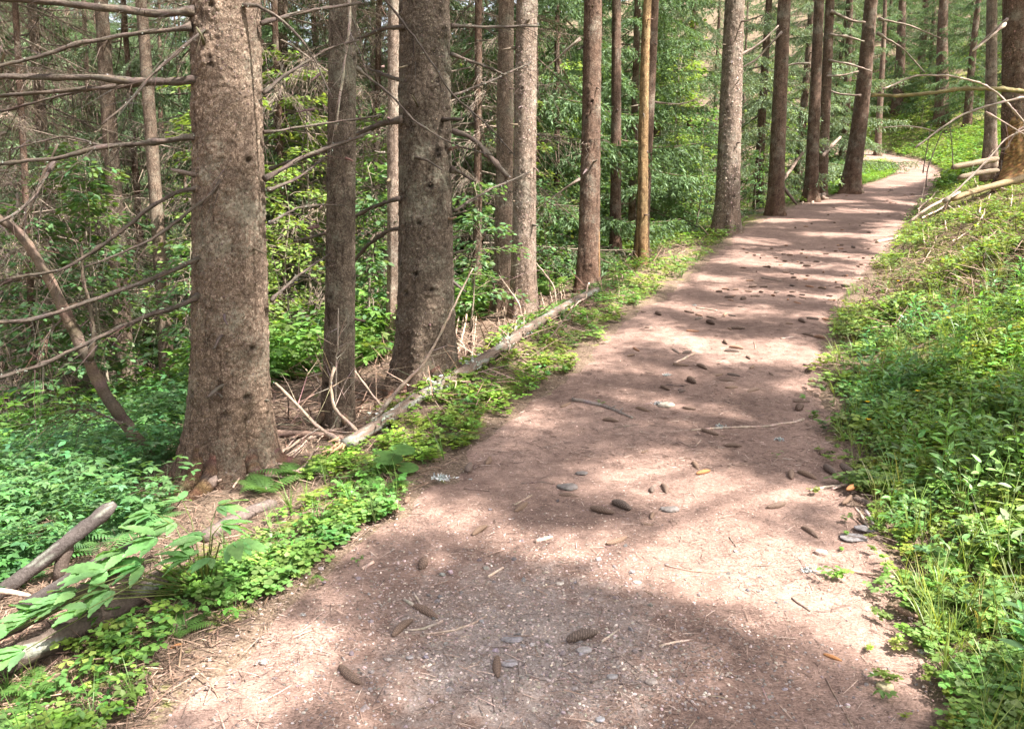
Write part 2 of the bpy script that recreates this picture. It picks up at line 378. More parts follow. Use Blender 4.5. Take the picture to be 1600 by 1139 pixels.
def grid_geo(X, Y, Z, c=None):
    m, n = X.shape; v = np.stack([X, Y, Z], -1).reshape(-1, 3)
    i = (np.arange(m-1)[:, None]*n+np.arange(n-1)[None]).ravel()
    return Geo().add(v, np.stack([i, i+1, i+n+1, i+n], -1), c)
gx = axis([(-150, -40, 6), (-40, -12, 0.8), (-12, -4, 0.2), (-4, 4.5, 0.035), (4.5, 12, 0.09), (12, 32, 0.3), (32, 70, 1.2), (70, 150, 6)])
gy = axis([(-80, -12, 6), (-12, 1.5, 0.5), (1.5, 8, 0.035), (8, 16, 0.08), (16, 32, 0.2), (32, 60, 0.6), (60, 200, 5)])
X, Y = np.meshgrid(gx, gy); Z = terrain(X, Y)
sL, sR = side(X, Y)
Z += smooth(0.05, 0.4, sL+sR)*0.03*(fbm(X*14, Y*14, 3, 31)-0.5)
mossy = 0.5*smooth(0.1, 0.8, sR)+0.10+0.35*smooth(0.0, 0.3, sL)*(1-smooth(0.5, 1.1, sL))+0.30*smooth(3, 8, sL)
mossy = np.where(Y > 58, 0.25, mossy)*np.where(sL > 22, 0.4, 1)
C = np.stack([mossy]*3, -1).reshape(-1, 3)
tag(link('ground', grid_geo(X, Y, Z, C).mesh('ground', M['ground'])), kind='structure')
py_ = axis([(-10, 1.5, 0.5), (1.5, 8, 0.03), (8, 18, 0.08), (18, 56, 0.25)])
U, Y = np.meshgrid(np.linspace(-0.16, 1.16, 110), py_)
_, xl, xr = prof(Y); X = xl+(xr-xl)*U
ed = np.minimum(U, 1-U)*(xr-xl)
Z = path_z(X, Y)-0.11*(1-smooth(-0.22, 0.22, ed+0.30*(fbm(X*3, Y*3, 4, 41)-0.5)))
tag(link('path', grid_geo(X, Y, Z).mesh('path', M['path'])), kind='structure')

# ------------------------------------------------------------------ trunks
def trunk_geo(h, r, lean=(0, 0), flare=0.45, seg=48, row=0.03, dense_to=5.0, amp=0.006, fl=0.035, seed=0, bend=0.0, lobes=5):
    zs = np.r_[np.arange(-0.35, dense_to, row), np.linspace(dense_to, h, 24)]
    th = np.arange(seg)/seg*2*pi; ZZ, TH = np.meshgrid(zs, th, indexing='ij')
    zz = np.maximum(ZZ, 0)
    R = r*(1-0.75*np.clip(zz/h, 0, 1)**1.1)
    lob = np.clip(1+1.1*np.cos(lobes*TH+seed+1.1*np.sin(2*TH+seed)), 0, 2)*(0.55+0.9*fbm(np.cos(TH)*1.2+seed, np.sin(TH)*1.2, 2, 57))
    R = R*(1+flare*np.exp(-zz/(0.14+0.10*lob))*(0.55+0.45*lob)+0.12*np.exp(-zz/0.9))
    R = R*(1+0.05*(fbm(np.cos(TH)*1.5+seed*3, np.sin(TH)*1.5+ZZ*0.8, 3, 50)-0.5)*2)
    u = TH*r/fl; v = ZZ/(fl*1.5)
    u = u+0.8*(fbm(u*0.4, v*0.4, 2, 61+seed)-0.5)
    f1, f2, cid, dv = worley(u, v, seed)
    a = amp*np.where(ZZ < dense_to, 1, 0)
    R = R+a*(1.1*smooth(0.0, 0.25, f2-f1)*(0.4+0.9*cid)-0.8*dv*cid-0.8)+amp*1.4*(fbm(u*0.5, v*0.22, 3, 71+seed)-0.5)
    knot = 0
    if seg >= 60:
        kr = np.random.default_rng(seed+500)
        for q in range(26):
            a0 = kr.uniform(-pi, 0.3); z0 = kr.uniform(0.3, dense_to); d2 = (((TH-a0+pi) % (2*pi)-pi)*r/0.045)**2+((ZZ-z0)/0.038)**2; ks = kr.uniform(0.4, 1.2)
            R = R+ks*min(1, r/0.2)*(0.020*np.exp(-d2*0.55)-0.034*np.exp(-d2*3.5)); knot = knot+np.exp(-d2*2.2)*0.75*min(1, ks)
    cx = lean[0]*ZZ/h+bend*np.sin(ZZ/h*pi*2.2+seed)*r; cy = lean[1]*ZZ/h
    v3 = np.stack([cx+R*np.cos(TH), cy+R*np.sin(TH), ZZ], -1).reshape(-1, 3)
    m, n = ZZ.shape; i = np.arange(m-1)[:, None]*n; j = np.arange(n)[None]; k = (j+1) % n
    f = np.stack([i+j, i+k, i+n+k, i+n+j], -1).reshape(-1, 4)
    tone = (0.84+0.3*cid*np.where(ZZ < dense_to, 1, 0.5))[..., None]*np.ones(3)
    tone = tone*(1-np.minimum(knot, 0.8))[..., None] if seg >= 60 else tone
    tone = tone*(0.78+0.44*fbm(TH*1.3+seed, ZZ*0.9, 3, 81))[..., None]
    red = np.exp(-zz/0.5)[..., None]; tone = tone*(1-red*np.array([0.0, 0.10, 0.16]))
    return Geo().add(v3, f, tone.reshape(-1, 3))

# ---- spruce boughs (along +x, z up)
SLV = np.array([(0, 0, 0), (0.5, -0.11, 0.0), (1, 0, 0), (0.5, 0.11, 0.0)]); SLF = [(0, 1, 2, 3)]
def live_bough(L, droop, dens=1.0, tint=(0.09, 0.15, 0.062)):
    g = Geo(); t = np.linspace(0, 1, 9)
    ax = np.stack([L*t, 0.05*L*np.sin(t*3+RNG.random()*6), L*(-droop*t**1.4+0.14*t**3)], -1)
    tube(ax, np.linspace(0.016, 0.004, 9)*L/1.6, 4, c=(0.16, 0.12, 0.09), cap=False, g=g)
    nb = int(L/0.042*dens); P = []; D = []; S = []; Cc = []
    for i in range(nb):
        tt = 0.10+0.9*(i+RNG.random())/nb; sd = 1 if i % 2 else -1
        p0 = np.array([np.interp(tt, t, ax[:, k]) for k in range(3)])
        l = (0.10+0.30*(1-tt)**0.8*min(1, tt*4))*L*RNG.uniform(0.6, 1.1)
        an = radians(RNG.uniform(38, 62)); dr = np.array([cos(an), sd*sin(an), RNG.normal(-0.15, 0.12)])
        n = max(6, int(l/0.013)); s = RNG.random(n)
        hang = RNG.uniform(0.3, 0.75)
        pos = p0+dr*l*s[:, None]+np.array([0, 0, -1.0])*(hang*l*s**2)[:, None]
        tg = nrm(dr+np.array([0, 0, -1.0])*(2*hang*s)[:, None])
        d = tg*0.8+RNG.normal(0, 0.38, (n, 3)); P.append(pos); D.append(d); S.append(RNG.uniform(0.06, 0.11, n))
        Cc.append(np.tile(np.array(tint)*np.exp(RNG.normal(0, 0.22))*(1+0.5*max(0, tt-0.75)), (n, 1)))
    P = np.concatenate(P); D = np.concatenate(D); S = np.concatenate(S); Cc = np.concatenate(Cc)
    return inst(g, SLV, SLF, frames(D, spin=RNG.random(len(D))*6.28), P, S, Cc*np.exp(RNG.normal(0, 0.2, (len(Cc), 1))))
TRI = np.array([(0, -0.5, 0.0), (0, 0.5, 0.0), (1, 0.12, 0.0), (1, -0.12, 0.0)])
def twig_lines(g, P0, P1, wd, c):
    """thin crossed slivers from P0 to P1"""
    d = P1-P0; L = np.linalg.norm(d, axis=1)
    for sp in (0.0, pi/2):
        R = frames(d, spin=np.full(len(d), sp)+0.4)
        R = R*np.stack([L, np.full(len(L), wd)*1.0, np.ones(len(L))], -1)[:, None, :]
        inst(g, TRI, SLF, R, P0, 1.0, c)
def dead_bough(L, droop, tint=(0.22, 0.175, 0.135), dens=1.0, up=0.10):
    g = Geo(); t = np.linspace(0, 1, 10)
    ax = np.stack([L*t, 0.10*L*np.sin(t*2.6+RNG.random()*6)*t, L*(-droop*t**1.3+up*t**3)], -1)
    tube(ax, np.linspace(0.015, 0.003, 10)*L/1.5, 4, c=np.array(tint)*0.85, cap=False, g=g)
    nb = int(L/0.045*dens); A = []; B = []
    for i in range(nb):
        tt = 0.08+0.92*(i+RNG.random())/nb; sd = 1 if i % 2 else -1
        p0 = np.array([np.interp(tt, t, ax[:, k]) for k in range(3)]); l = (0.10+0.32*(1-tt)*min(1, tt*3))*L*RNG.uniform(0.5, 1.25)
        an = radians(RNG.uniform(30, 65)); dr = np.array([cos(an), sd*sin(an), RNG.normal(-0.2, 0.2)]); hang = RNG.uniform(0.2, 0.8)
        s = np.linspace(0, 1, 5); pts = p0+dr*l*s[:, None]-np.array([0, 0, 1.0])*(hang*l*s**2)[:, None]+RNG.normal(0, 0.012, (5, 3))
        A.append(pts[:-1]); B.append(pts[1:])
        for k in range(RNG.integers(2, 5)):
            q = pts[RNG.integers(1, 5)]; dd = dr*0.6+RNG.normal(0, 0.5, 3)-np.array([0, 0, 0.45]); e = q+dd*l*RNG.uniform(0.2, 0.5)
            mid = (q+e)/2+RNG.normal(0, 0.02, 3); A.append(np.array([q, mid])); B.append(np.array([mid, e]))
    A = np.concatenate(A); B = np.concatenate(B)
    twig_lines(g, A, B, 0.0075, tints(len(A), tint, 0.35, 0.05)); return g
LIVE = [live_bough(L, d) for L, d in ((2.0, 0.22), (1.7, 0.34), (2.2, 0.30), (1.5, 0.18))]
PALE = [live_bough(L, d, 1.0, (0.15, 0.205, 0.115)) for L, d in ((2.0, 0.30), (1.7, 0.38), (2.2, 0.24))]
DEAD = [dead_bough(L, d) for L, d in ((2.0, 0.18), (1.6, 0.3), (2.3, 0.25), (1.8, 0.05))]
def rot_z(a): return np.array([[cos(a), -sin(a), 0], [sin(a), cos(a), 0], [0, 0, 1]])
def crown_geo(bank, z0, z1, n, Lb, Lt, r=0.12, seed=0, gap=0.0):
    g = Geo()
    for i in range(n):
        if RNG.random() < gap: continue
        f = (i+RNG.random()*0.8)/n; z = z0+(z1-z0)*f; a = i*2.4+RNG.normal(0, 0.4)
        B = bank[RNG.integers(len(bank))]; S = (Lb+(Lt-Lb)*f)/2.0*RNG.uniform(0.75, 1.15)
        tl = RNG.normal(-0.05, 0.16); Ry = np.array([[cos(tl), 0, -sin(tl)], [0, 1, 0], [sin(tl), 0, cos(tl)]])
        g.merge(B, rot_z(a)@Ry, np.array([cos(a)*r*(1-f*0.6), sin(a)*r*(1-f*0.6), z]), S, np.exp(RNG.normal(0, 0.12)))
    return g
CROWN = {}
CROWN['live'] = [crown_geo(LIVE, 0.5, 13.5, 72, 2.6, 0.6).mesh('crown', M['needle'], shade=False) for _ in range(2)]
CROWN['pale'] = [crown_geo(PALE, 0.6, 13.5, 66, 2.7, 0.6).mesh('crown', M['needle'], shade=False) for _ in range(2)]
CROWN['high'] = [crown_geo(LIVE, 7.0, 14.5, 26, 1.8, 0.5, gap=0.15).mesh('crown', M['needle'], shade=False) for _ in range(2)]
CROWN['dead'] = [crown_geo(DEAD, 0.7, 8.0, 74, 2.5, 2.0).mesh('dead_crown', M['twig'], shade=False) for _ in range(2)]
CROWN['deadlow'] = [crown_geo(DEAD, 0.9, 6.5, 40, 2.2, 1.6).mesh('dead_crown', M['twig'], shade=False) for _ in range(2)]

LV0 = np.array([(0, 0, 0), (0.35, -0.26, 0.03), (1, 0, -0.08), (0.35, 0.26, 0.03)]); LF0 = [(0, 1, 2, 3)]
# ---- stub and dead branch makers
def branch_from_px(root, base, pl, d0, d1, w0, w1, name='dead_branch', tint=(0.21, 0.165, 0.13), step=0.05, n=8, tw=0):
    """a branch given as photo polyline; w0,w1 its thickness in photo pixels"""
    pl = np.array(pl, float); L = np.r_[0, np.cumsum(np.linalg.norm(np.diff(pl, axis=0), axis=1))]; L /= L[-1]
    d = d0+(d1-d0)*L
    pts = resample(at(pl[:, 0], pl[:, 1], d), step, 0.005); f = np.linspace(0, 1, len(pts))
    rad = (w0+(w1-w0)*f)/2/F*(d0+(d1-d0)*f)
    rad = rad*(1+0.22*(RNG.random(len(pts))-0.5)); rad[:2] *= 1.35; kn = RNG.random(len(pts)) < 0.07; rad = np.where(kn, rad*1.45, rad); tw = int(tw*2.6)
    g = tube(pts, rad, n, 0.2, (tints(len(pts)*n, tint, 0.3, 0.05)))
    if tw > 3:
        nl_ = tw*3; i = RNG.integers(0, len(pts), nl_); th_ = rad[i][:, None]*nrm(RNG.normal(0, 1, (nl_, 3)))
        inst(g, LV0, LF0, frames(RNG.normal(0, 1, (nl_, 3)), spin=RNG.random(nl_)*6), pts[i]+th_, RNG.uniform(0.008, 0.022, nl_), tints(nl_, (0.19, 0.20, 0.165), 0.3, 0.05))
    if tw:
        i = RNG.integers(2, len(pts)-1, tw); tg = nrm(np.gradient(pts, axis=0))[i]
        A = pts[i]; dd = nrm(tg*0.8+RNG.normal(0, 0.45, (tw, 3))-np.array([0, 0, 0.25])); l = RNG.uniform(0.08, 0.5, (tw, 1))
        Mi = A+dd*l*0.5+RNG.normal(0, 0.012, (tw, 3)); E = Mi+(dd-np.array([0, 0, 0.35]))*l*0.5+RNG.normal(0, 0.02, (tw, 3))
        twig_lines(g, A, Mi, 0.0065, tints(tw, tint, 0.2)); twig_lines(g, Mi, E, 0.0045, tints(tw, tint, 0.2))
        B = (Mi+E)/2; E2 = B+RNG.normal(0, 0.07, (tw, 3)); twig_lines(g, B, E2, 0.0035, tints(tw, tint, 0.2))
    return link(name, g.mesh(name, M['dead'], base), root)
def flakes(root, n, size, tint, var=0.3, ymax=9.0):
    # loose curled bark scales over a trunk, merged into the trunk's own mesh
    tr = [c for c in root.children if c.name.startswith('trunk')][0]; me = tr.data
    co = np.empty(len(me.vertices)*3, np.float32); me.vertices.foreach_get('co', co); no = np.empty_like(co); me.vertices.foreach_get('normal', no)
    co = co.reshape(-1, 3); no = no.reshape(-1, 3); ok = np.where((co[:, 2] > 0.0) & (co[:, 2] < 4.6))[0]
    dens = 0.15+0.85*smooth(0.4, 0.62, fbm(co[ok, 0]*4+co[ok, 1]*4, co[ok, 2]*1.6, 3, 33)); ok = ok[RNG.random(len(ok)) < dens]; i = RNG.choice(ok, n)
    dn = RNG.normal(0, 1, (n, 3))+np.array([0, 0, -0.8]); N_ = no[i]; d = nrm(dn-N_*(dn*N_).sum(1)[:, None]); d = nrm(d+N_*RNG.uniform(0.02, 0.18, n)[:, None])
    fv = np.array([(0, -0.3, 0), (0.5, -0.42, 0.06), (1, -0.1, 0.12), (0.95, 0.22, 0.1), (0.5, 0.4, 0.05), (0, 0.3, 0)]); g = Geo()
    inst(g, fv, NE_F, frames(d, N_), co[i]-N_*0.001, RNG.uniform(size*0.5, size*1.4, n), tints(n, tint, var, 0.05))
    m = M['scale']; o = link('bark_scales', g.mesh('bark_scales', m), root)
    o['kind'] = 'stuff'
NE_F = [(0, 1, 4, 5), (1, 2, 3, 4)]
def stubs(root, h0, h1, n, r, seed, lmin=0.03, lmax=0.16):
    """short broken branch stubs sticking out of a trunk; one mesh each"""
    for i in range(n):
        z = h0+(h1-h0)*(i+RNG.random())/n; a = RNG.uniform(-pi*0.95, 0.05)
        l = RNG.uniform(lmin, lmax); p0 = np.array([cos(a)*r*0.85, sin(a)*r*0.85, z]); dr = np.array([cos(a), sin(a), RNG.normal(-0.1, 0.3)])
        pts = np.array([p0, p0+dr*(r*0.15+l*0.5), p0+dr*(r*0.15+l)+RNG.normal(0, 0.01, 3)])
        ww = RNG.uniform(0.006, 0.014)
        g = tube(pts, [ww*1.5, ww, ww*0.6], 6, 0.15, tints(1, (0.15, 0.115, 0.09), 0.2)[0])
        link('branch_stub', g.mesh('branch_stub', M['dead']), root)

# photo column at mid height, base row, distance, diameter px, height, bark, label, extra
def tree(px, py, d, wpx, label, bark='bark', h=15.0, top_px=None, flare=0.45, seg=48, row=0.03, amp=0.005, fl=0.035, ns=6, crown='high', seed=0, bend=0.1, name='spruce_tree', group=None, dense=5.0, lobes=5, bz=None):
    b = at(px, py, d); zt = gz(b[0], b[1]); b[2] = zt if bz is None else b[2]
    r = wpx/2/F*d
    lean = (0, 0)
    if top_px is not None:
        t = at(top_px, 0, d); lean = ((t[0]-b[0])/(t[2]-b[2])*h, 0)
    o = thing(name, label, 'tree', b, group)
    link('trunk', trunk_geo(h, r, lean, flare, seg, row, dense, amp, fl, seed, bend, lobes).mesh('trunk', M[bark]), o)
    if crown:
        link('crown', CROWN[crown][seed % 2], o, (lean[0]*0.7, 0, 3.0 if seed in (1, 5, 9) else 0), (0, 0, seed*1.3))
    if ns: stubs(o, 0.4, dense-0.3, ns, r, seed)
    return o, b

T1, b1 = tree(362, 705, 5.4, 112, 'thickest mossy grey spruce trunk with long bare dead branches, nearest on the left', seg=170, row=0.010, amp=0.0075, fl=0.036, dense=4.2, ns=7, flare=0.40, seed=1, top_px=352, bend=0.02)
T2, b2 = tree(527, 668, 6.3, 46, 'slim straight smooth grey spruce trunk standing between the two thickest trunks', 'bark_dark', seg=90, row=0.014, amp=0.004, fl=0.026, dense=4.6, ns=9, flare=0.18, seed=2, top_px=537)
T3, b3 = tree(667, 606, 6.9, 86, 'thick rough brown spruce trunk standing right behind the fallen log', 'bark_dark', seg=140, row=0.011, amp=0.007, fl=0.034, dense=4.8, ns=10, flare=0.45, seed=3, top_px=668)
T4, b4 = tree(787, 487, 11.2, 28, 'shaded spruce trunk half hidden behind the left side of a pale sunlit trunk', seg=40, row=0.03, ns=8, seed=4, top_px=792, flare=0.3)
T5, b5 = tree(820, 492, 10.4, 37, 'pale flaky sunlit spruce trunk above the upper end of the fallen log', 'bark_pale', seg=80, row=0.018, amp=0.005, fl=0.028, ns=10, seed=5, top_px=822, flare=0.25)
T6, b6 = tree(919, 446, 12.2, 32, 'straight reddish spruce trunk with narrow peeled orange strip down its right side', 'bark_red', seg=70, row=0.022, amp=0.004, ns=9, seed=6, top_px=925, flare=0.3)
T7, b7 = tree(960, 436, 15.0, 17, 'thin dark spruce trunk between the orange stripped trunk and the peeled yellow trunk', 'bark_red', seg=32, ns=4, seed=7, top_px=963)
T8, b8 = tree(1000, 412, 14.2, 20, 'brown spruce trunk standing close behind the peeled yellow dead trunk', 'bark_red', seg=36, ns=5, seed=8, top_px=1022)
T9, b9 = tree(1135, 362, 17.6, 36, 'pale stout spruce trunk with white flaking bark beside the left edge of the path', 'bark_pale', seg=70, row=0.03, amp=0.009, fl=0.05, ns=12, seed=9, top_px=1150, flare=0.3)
T10, b10 = tree(1212, 334, 21, 24, 'slender reddish brown spruce trunk leaning slightly right, left of the twin trunks', 'bark_red', seg=40, row=0.05, amp=0.006, ns=8, seed=10, top_px=1226, flare=0.3, dense=7)
T11, b11 = tree(1268, 314, 24.6, 19, 'left one of twin brown spruce trunks with bare roots spreading over the path edge', 'bark_red', seg=36, row=0.05, amp=0.006, ns=8, seed=11, top_px=1279, flare=0.5, dense=8)
T12, b12 = tree(1283, 306, 26.0, 17, 'right one of twin brown spruce trunks, set back behind the bare roots', 'bark_red', seg=36, row=0.05, amp=0.006, ns=6, seed=12, top_px=1296, flare=0.3, dense=8)
T13, b13 = tree(1325, 300, 27.4, 25, 'right leaning spruce trunk with a scarred side and forked foot, farthest along the path edge', 'bark_red', seg=50, row=0.05, amp=0.012, fl=0.06, ns=8, seed=13, top_px=1362, flare=0.5, dense=8.5, bend=0.35)
T14, b14 = tree(1546, 262, 21.5, 17, 'thin yellowish spruce trunk on the right bank beside the big red trunk', 'bark_pale', seg=32, row=0.05, amp=0.004, ns=5, seed=14, top_px=1550, dense=7, bz=1)
T15, b15 = tree(1588, 288, 19.0, 42, 'thick red flaky spruce trunk with a rotten yellow foot on the right bank', 'bark_red', seg=60, row=0.04, amp=0.012, fl=0.06, ns=6, seed=15, top_px=1590, dense=7, flare=0.45)
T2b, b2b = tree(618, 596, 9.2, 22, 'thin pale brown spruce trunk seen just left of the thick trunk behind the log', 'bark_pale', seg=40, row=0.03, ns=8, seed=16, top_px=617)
flakes(T1, 9000, 0.012, (0.115, 0.085, 0.065), 0.3); flakes(T3, 11000, 0.012, (0.10, 0.078, 0.06), 0.38); flakes(T5, 6000, 0.015, (0.215, 0.165, 0.135), 0.35); flakes(T2, 3000, 0.008, (0.10, 0.078, 0.062), 0.3); flakes(T6, 2600, 0.013, (0.135, 0.092, 0.068), 0.35); flakes(T9, 3600, 0.026, (0.24, 0.185, 0.15), 0.4); flakes(T4, 1500, 0.014, (0.12, 0.09, 0.07)); flakes(T15, 2000, 0.035, (0.17, 0.11, 0.082), 0.4)
# peeled strip of wood on two trees
def strip(root, b, a0, a1, r, h0, h1, lean, h, tint, name='peeled_strip'):
    th = np.linspace(a0, a1, 7); zs = np.linspace(h0, h1, 60); ZZ, TH = np.meshgrid(zs, th, indexing='ij')
    R = r*(1-0.75*np.clip(ZZ/h, 0, 1)**1.1)*(1+0.12*np.exp(-ZZ/0.9))+0.012+0.006*(fbm(TH*20, ZZ*6, 3, 5)-0.5)
    TT = TH+0.12*(fbm(ZZ*1.5, ZZ*0, 3, 9)-0.5)
    g = grid_geo(lean*ZZ/h+R*np.cos(TT), R*np.sin(TT), ZZ, (tints(len(zs), tint, 0.12, 0.04)).repeat(7, 0))
    link(name, g.mesh(name, M['dead']), root)
strip(T6, b6, -0.42, -0.12, 15.0/F*12.2, 0.1, 6, (at(925, 0, 12.2)[0]-b6[0])/(at(925, 0, 12.2)[2]-b6[2])*15, 15, (0.36, 0.20, 0.085))
# peeled yellow dead trunk
p8 = at(999, 414, 13.6); p8[2] = gz(p8[0], p8[1])
dt = thing('dead_tree', 'dead spruce trunk stripped of bark to smooth yellow wood', 'tree', p8)
tp = at(1016, 0, 13.6); hh = 10.0; ln = ((tp[0]-p8[0])/(tp[2]-p8[2])*hh, 0)
g = trunk_geo(hh, 8.5/F*13.6, ln, 0.3, 36, 0.03, 6, 0.006, 0.05, 21, 0.5)
yel = lambda c: c*np.array([1.10, 0.95, 0.62])*np.exp(1.3*(fbm((np.arange(len(c)) % 36)*0.9, (np.arange(len(c))//36)*0.05, 3, 4)-0.5))[:, None]
g.c = [yel(c) for c in g.c]
link('trunk', g.mesh('trunk', M['bark_pale']), dt); stubs(dt, 0.8, 5, 7, 0.07, 3)
# rotten foot of the red tree
g = Geo(); 
th = np.linspace(-2.9, -0.3, 26); zs = np.linspace(-0.1, 1.75, 60); ZZ, TH = np.meshgrid(zs, th, indexing='ij'); r15 = 21/F*19
R = r15*(1+0.55*np.exp(-np.maximum(ZZ, 0)/0.25))*1.10+0.05+0.11*(fbm(TH*5, ZZ*2.2, 4, 5)-0.5)-0.30*smooth(1.2, 1.7, ZZ+0.5*(fbm(TH*3, ZZ*0, 3, 3)-0.5))
link('rotten_patch', grid_geo(R*np.cos(TH), R*np.sin(TH), ZZ, tints(60*26, (0.20, 0.115, 0.048), 0.4, 0.08)).mesh('rotten_patch', M['dead']), T15)

# dead branches of the near trees as in the photo
for pl, d1, w0, w1, tw in (
    ([(306, 18), (240, 23), (100, 10), (-60, 0)], 5.1, 12, 8, 4), ([(300, 42), (190, 52), (90, 80), (0, 105), (-80, 125)], 5.0, 7, 5, 6),
    ([(325, 123), (250, 131), (140, 122), (0, 120), (-60, 121)], 5.1, 12, 8, 5), ([(230, 131), (120, 142), (0, 149), (-50, 153)], 5.3, 7, 5, 3),
    ([(180, 134), (90, 152), (0, 176)], 5.5, 4, 3, 4), ([(304, 214), (230, 224), (150, 231), (85, 250), (0, 255), (-60, 262)], 5.1, 9, 5, 5),
    ([(85, 250), (50, 310), (25, 332), (-20, 350)], 4.9, 6, 4, 4), ([(170, 232), (100, 212), (20, 235)], 5.2, 4, 2, 3), ([(322, 290), (275, 300), (220, 335), (165, 375), (90, 420), (0, 436)], 5.0, 7, 4, 8),
    ([(365, 222), (361, 255), (335, 298), (300, 325), (250, 368), (200, 392), (130, 420)], 4.9, 6, 3, 6),
    ([(334, 390), (280, 420), (230, 442), (190, 455), (110, 482), (60, 500), (-40, 508)], 4.8, 8, 6, 10), ([(322, 458), (280, 480), (230, 497), (150, 532), (60, 575), (-40, 605)], 4.8, 8, 5, 10),
    ([(355, 513), (346, 523), (332, 545)], 5.0, 6, 4, 0), ([(362, 590), (345, 605), (325, 623)], 5.0, 7, 5, 0), ([(335, 620), (340, 615), (346, 622)], 5.0, 5, 3, 0),
    ([(345, 34), (322, 46), (240, 115), (205, 155), (160, 195)], 4.8, 5, 3, 6), ([(380, 9), (405, 9), (440, 32), (480, 72), (520, 150)], 5.0, 5, 2, 4),
    ([(408, 38), (460, 22), (505, 14), (560, 6)], 5.8, 6, 4, 3), ([(412, 147), (440, 121), (500, 78), (560, 60)], 5.9, 5, 3, 5), ([(412, 207), (470, 201), (520, 193), (600, 180)], 6.0, 4, 3, 4),
    ([(414, 280), (470, 245), (510, 228), (580, 205)], 6.1, 7, 4, 8), ([(418, 297), (460, 280), (520, 235)], 6.0, 5, 3, 5), ([(420, 350), (470, 320), (540, 318)], 6.2, 4, 2, 5), ([(424, 470), (470, 425), (520, 392)], 6.3, 5, 2, 6)):
    branch_from_px(T1, b1, pl, 5.35 if d1 > 5.4 else 5.25, d1, w0, w1, tw=tw, tint=(0.075, 0.058, 0.046))
for pl, w0, w1 in (([(545, -20), (546, 30), (537, 105), (532, 140), (520, 202)], 5, 3), ([(523, 640), (526, 560), (529, 480)], 3, 1.5)):
    branch_from_px(T2, b2, pl, 6.0, 5.9, w0, w1, tw=4, tint=(0.30, 0.25, 0.20), n=6)
for pl, d1, w0, w1, tw in (([(632, 42), (600, 45), (560, 60), (500, 90)], 7.6, 6, 3, 6), ([(638, 128), (610, 120), (575, 108)], 7.4, 7, 4, 4), ([(628, 187), (590, 195), (560, 207), (480, 246), (420, 262)], 8.0, 9, 5, 10),
    ([(624, 310), (580, 326), (520, 362), (460, 380)], 7.8, 6, 4, 10), ([(645, 355), (605, 361), (575, 382), (540, 420)], 7.6, 7, 4, 6), ([(705, 41), (780, 42), (842, 40)], 7.0, 5, 4, 6), ([(705, 85), (750, 98), (790, 116)], 7.2, 5, 3, 5),
    ([(706, 205), (735, 213), (760, 236), (778, 260), (796, 279)], 6.7, 7, 8, 3), ([(706, 265), (725, 272), (742, 283)], 6.9, 6, 3, 1), ([(692, 187), (706, 186), (722, 188)], 6.5, 6, 4, 0),
    ([(590, -15), (640, 48), (680, 108), (705, 150), (760, 195), (800, 240)], 6.3, 4, 2, 6), ([(555, 104), (612, 152), (650, 195), (702, 225), (770, 243)], 6.2, 4, 2, 6), ([(640, 246), (660, 247), (690, 265)], 6.5, 5, 2, 0),
    ([(710, 330), (760, 300), (830, 268)], 7.6, 4, 2, 10), ([(708, 150), (760, 128), (830, 95)], 7.8, 4, 2, 10)):
    branch_from_px(T3, b3, pl, 6.75, d1, w0, w1, tw=tw, tint=(0.08, 0.063, 0.05))
for T, b, pl, d, w0, w1 in ((T9, b9, [(1150, 90), (1185, 70), (1215, 40)], 17.8, 4, 2), (T10, b10, [(1222, 50), (1180, 95), (1150, 110)], 21, 3, 2), (T12, b12, [(1298, 18), (1330, 33), (1352, 35)], 26, 4, 3), (T12, b12, [(1296, 55), (1325, 58), (1350, 66)], 26, 4, 2),
    (T12, b12, [(1294, 95), (1325, 100), (1362, 112)], 26, 3.5, 2), (T12, b12, [(1292, 120), (1320, 118), (1342, 112)], 26, 3, 2), (T11, b11, [(1265, 100), (1235, 100), (1210, 118)], 24.6, 3, 2), (T13, b13, [(1345, 150), (1310, 148), (1290, 140)], 27, 3, 2),
    (T13, b13, [(1372, 30), (1420, 40), (1470, 60)], 27.2, 3, 1.5), (T13, b13, [(1370, 52), (1410, 75), (1445, 115)], 27.2, 3, 1.5), (T6, b6, [(907, 60), (880, 85), (850, 110)], 12, 3, 1.5), (T6, b6, [(906, 280), (880, 295), (850, 318)], 12, 3, 1.5),
    (T8, b8, [(1022, 160), (1060, 165), (1090, 155)], 14.4, 2.5, 1.5), (T15, b15, [(1575, 30), (1540, 60), (1520, 80)], 18.4, 4, 2)):
    branch_from_px(T, b, pl, d-0.15, d, w0, w1, tw=5, n=6, step=0.1, tint=(0.22, 0.17, 0.135))

for T_, b_, r_, angs in ((T1, b1, 0.25, (-2.9, -2.2, -1.5, -0.75, -0.15)), (T3, b3, 0.24, (-2.8, -2.0, -1.2, -0.4)), (T2, b2, 0.12, (-2.4, -1.0))):
    for a_ in angs:
        q = [b_+np.array([cos(a_)*r_*0.75, sin(a_)*r_*0.75, 0.22*r_/0.25])]
        for u_ in (1.35, 1.9, 2.6): a_ += RNG.normal(0, 0.12); p_ = b_+np.array([cos(a_), sin(a_), 0])*r_*u_; p_[2] = gz(p_[0], p_[1])+(0.05 if u_ < 1.8 else 0.0)-(u_ > 2)*0.05; q.append(p_)
        P = resample(q, 0.03, 0.002); link('root', tube(P, np.linspace(r_*0.30, r_*0.10, len(P)), 10, 0.14, tints(len(P), (0.62, 0.52, 0.46), 0.15).repeat(10, 0)).mesh('root', M['bark'], b_), T_)
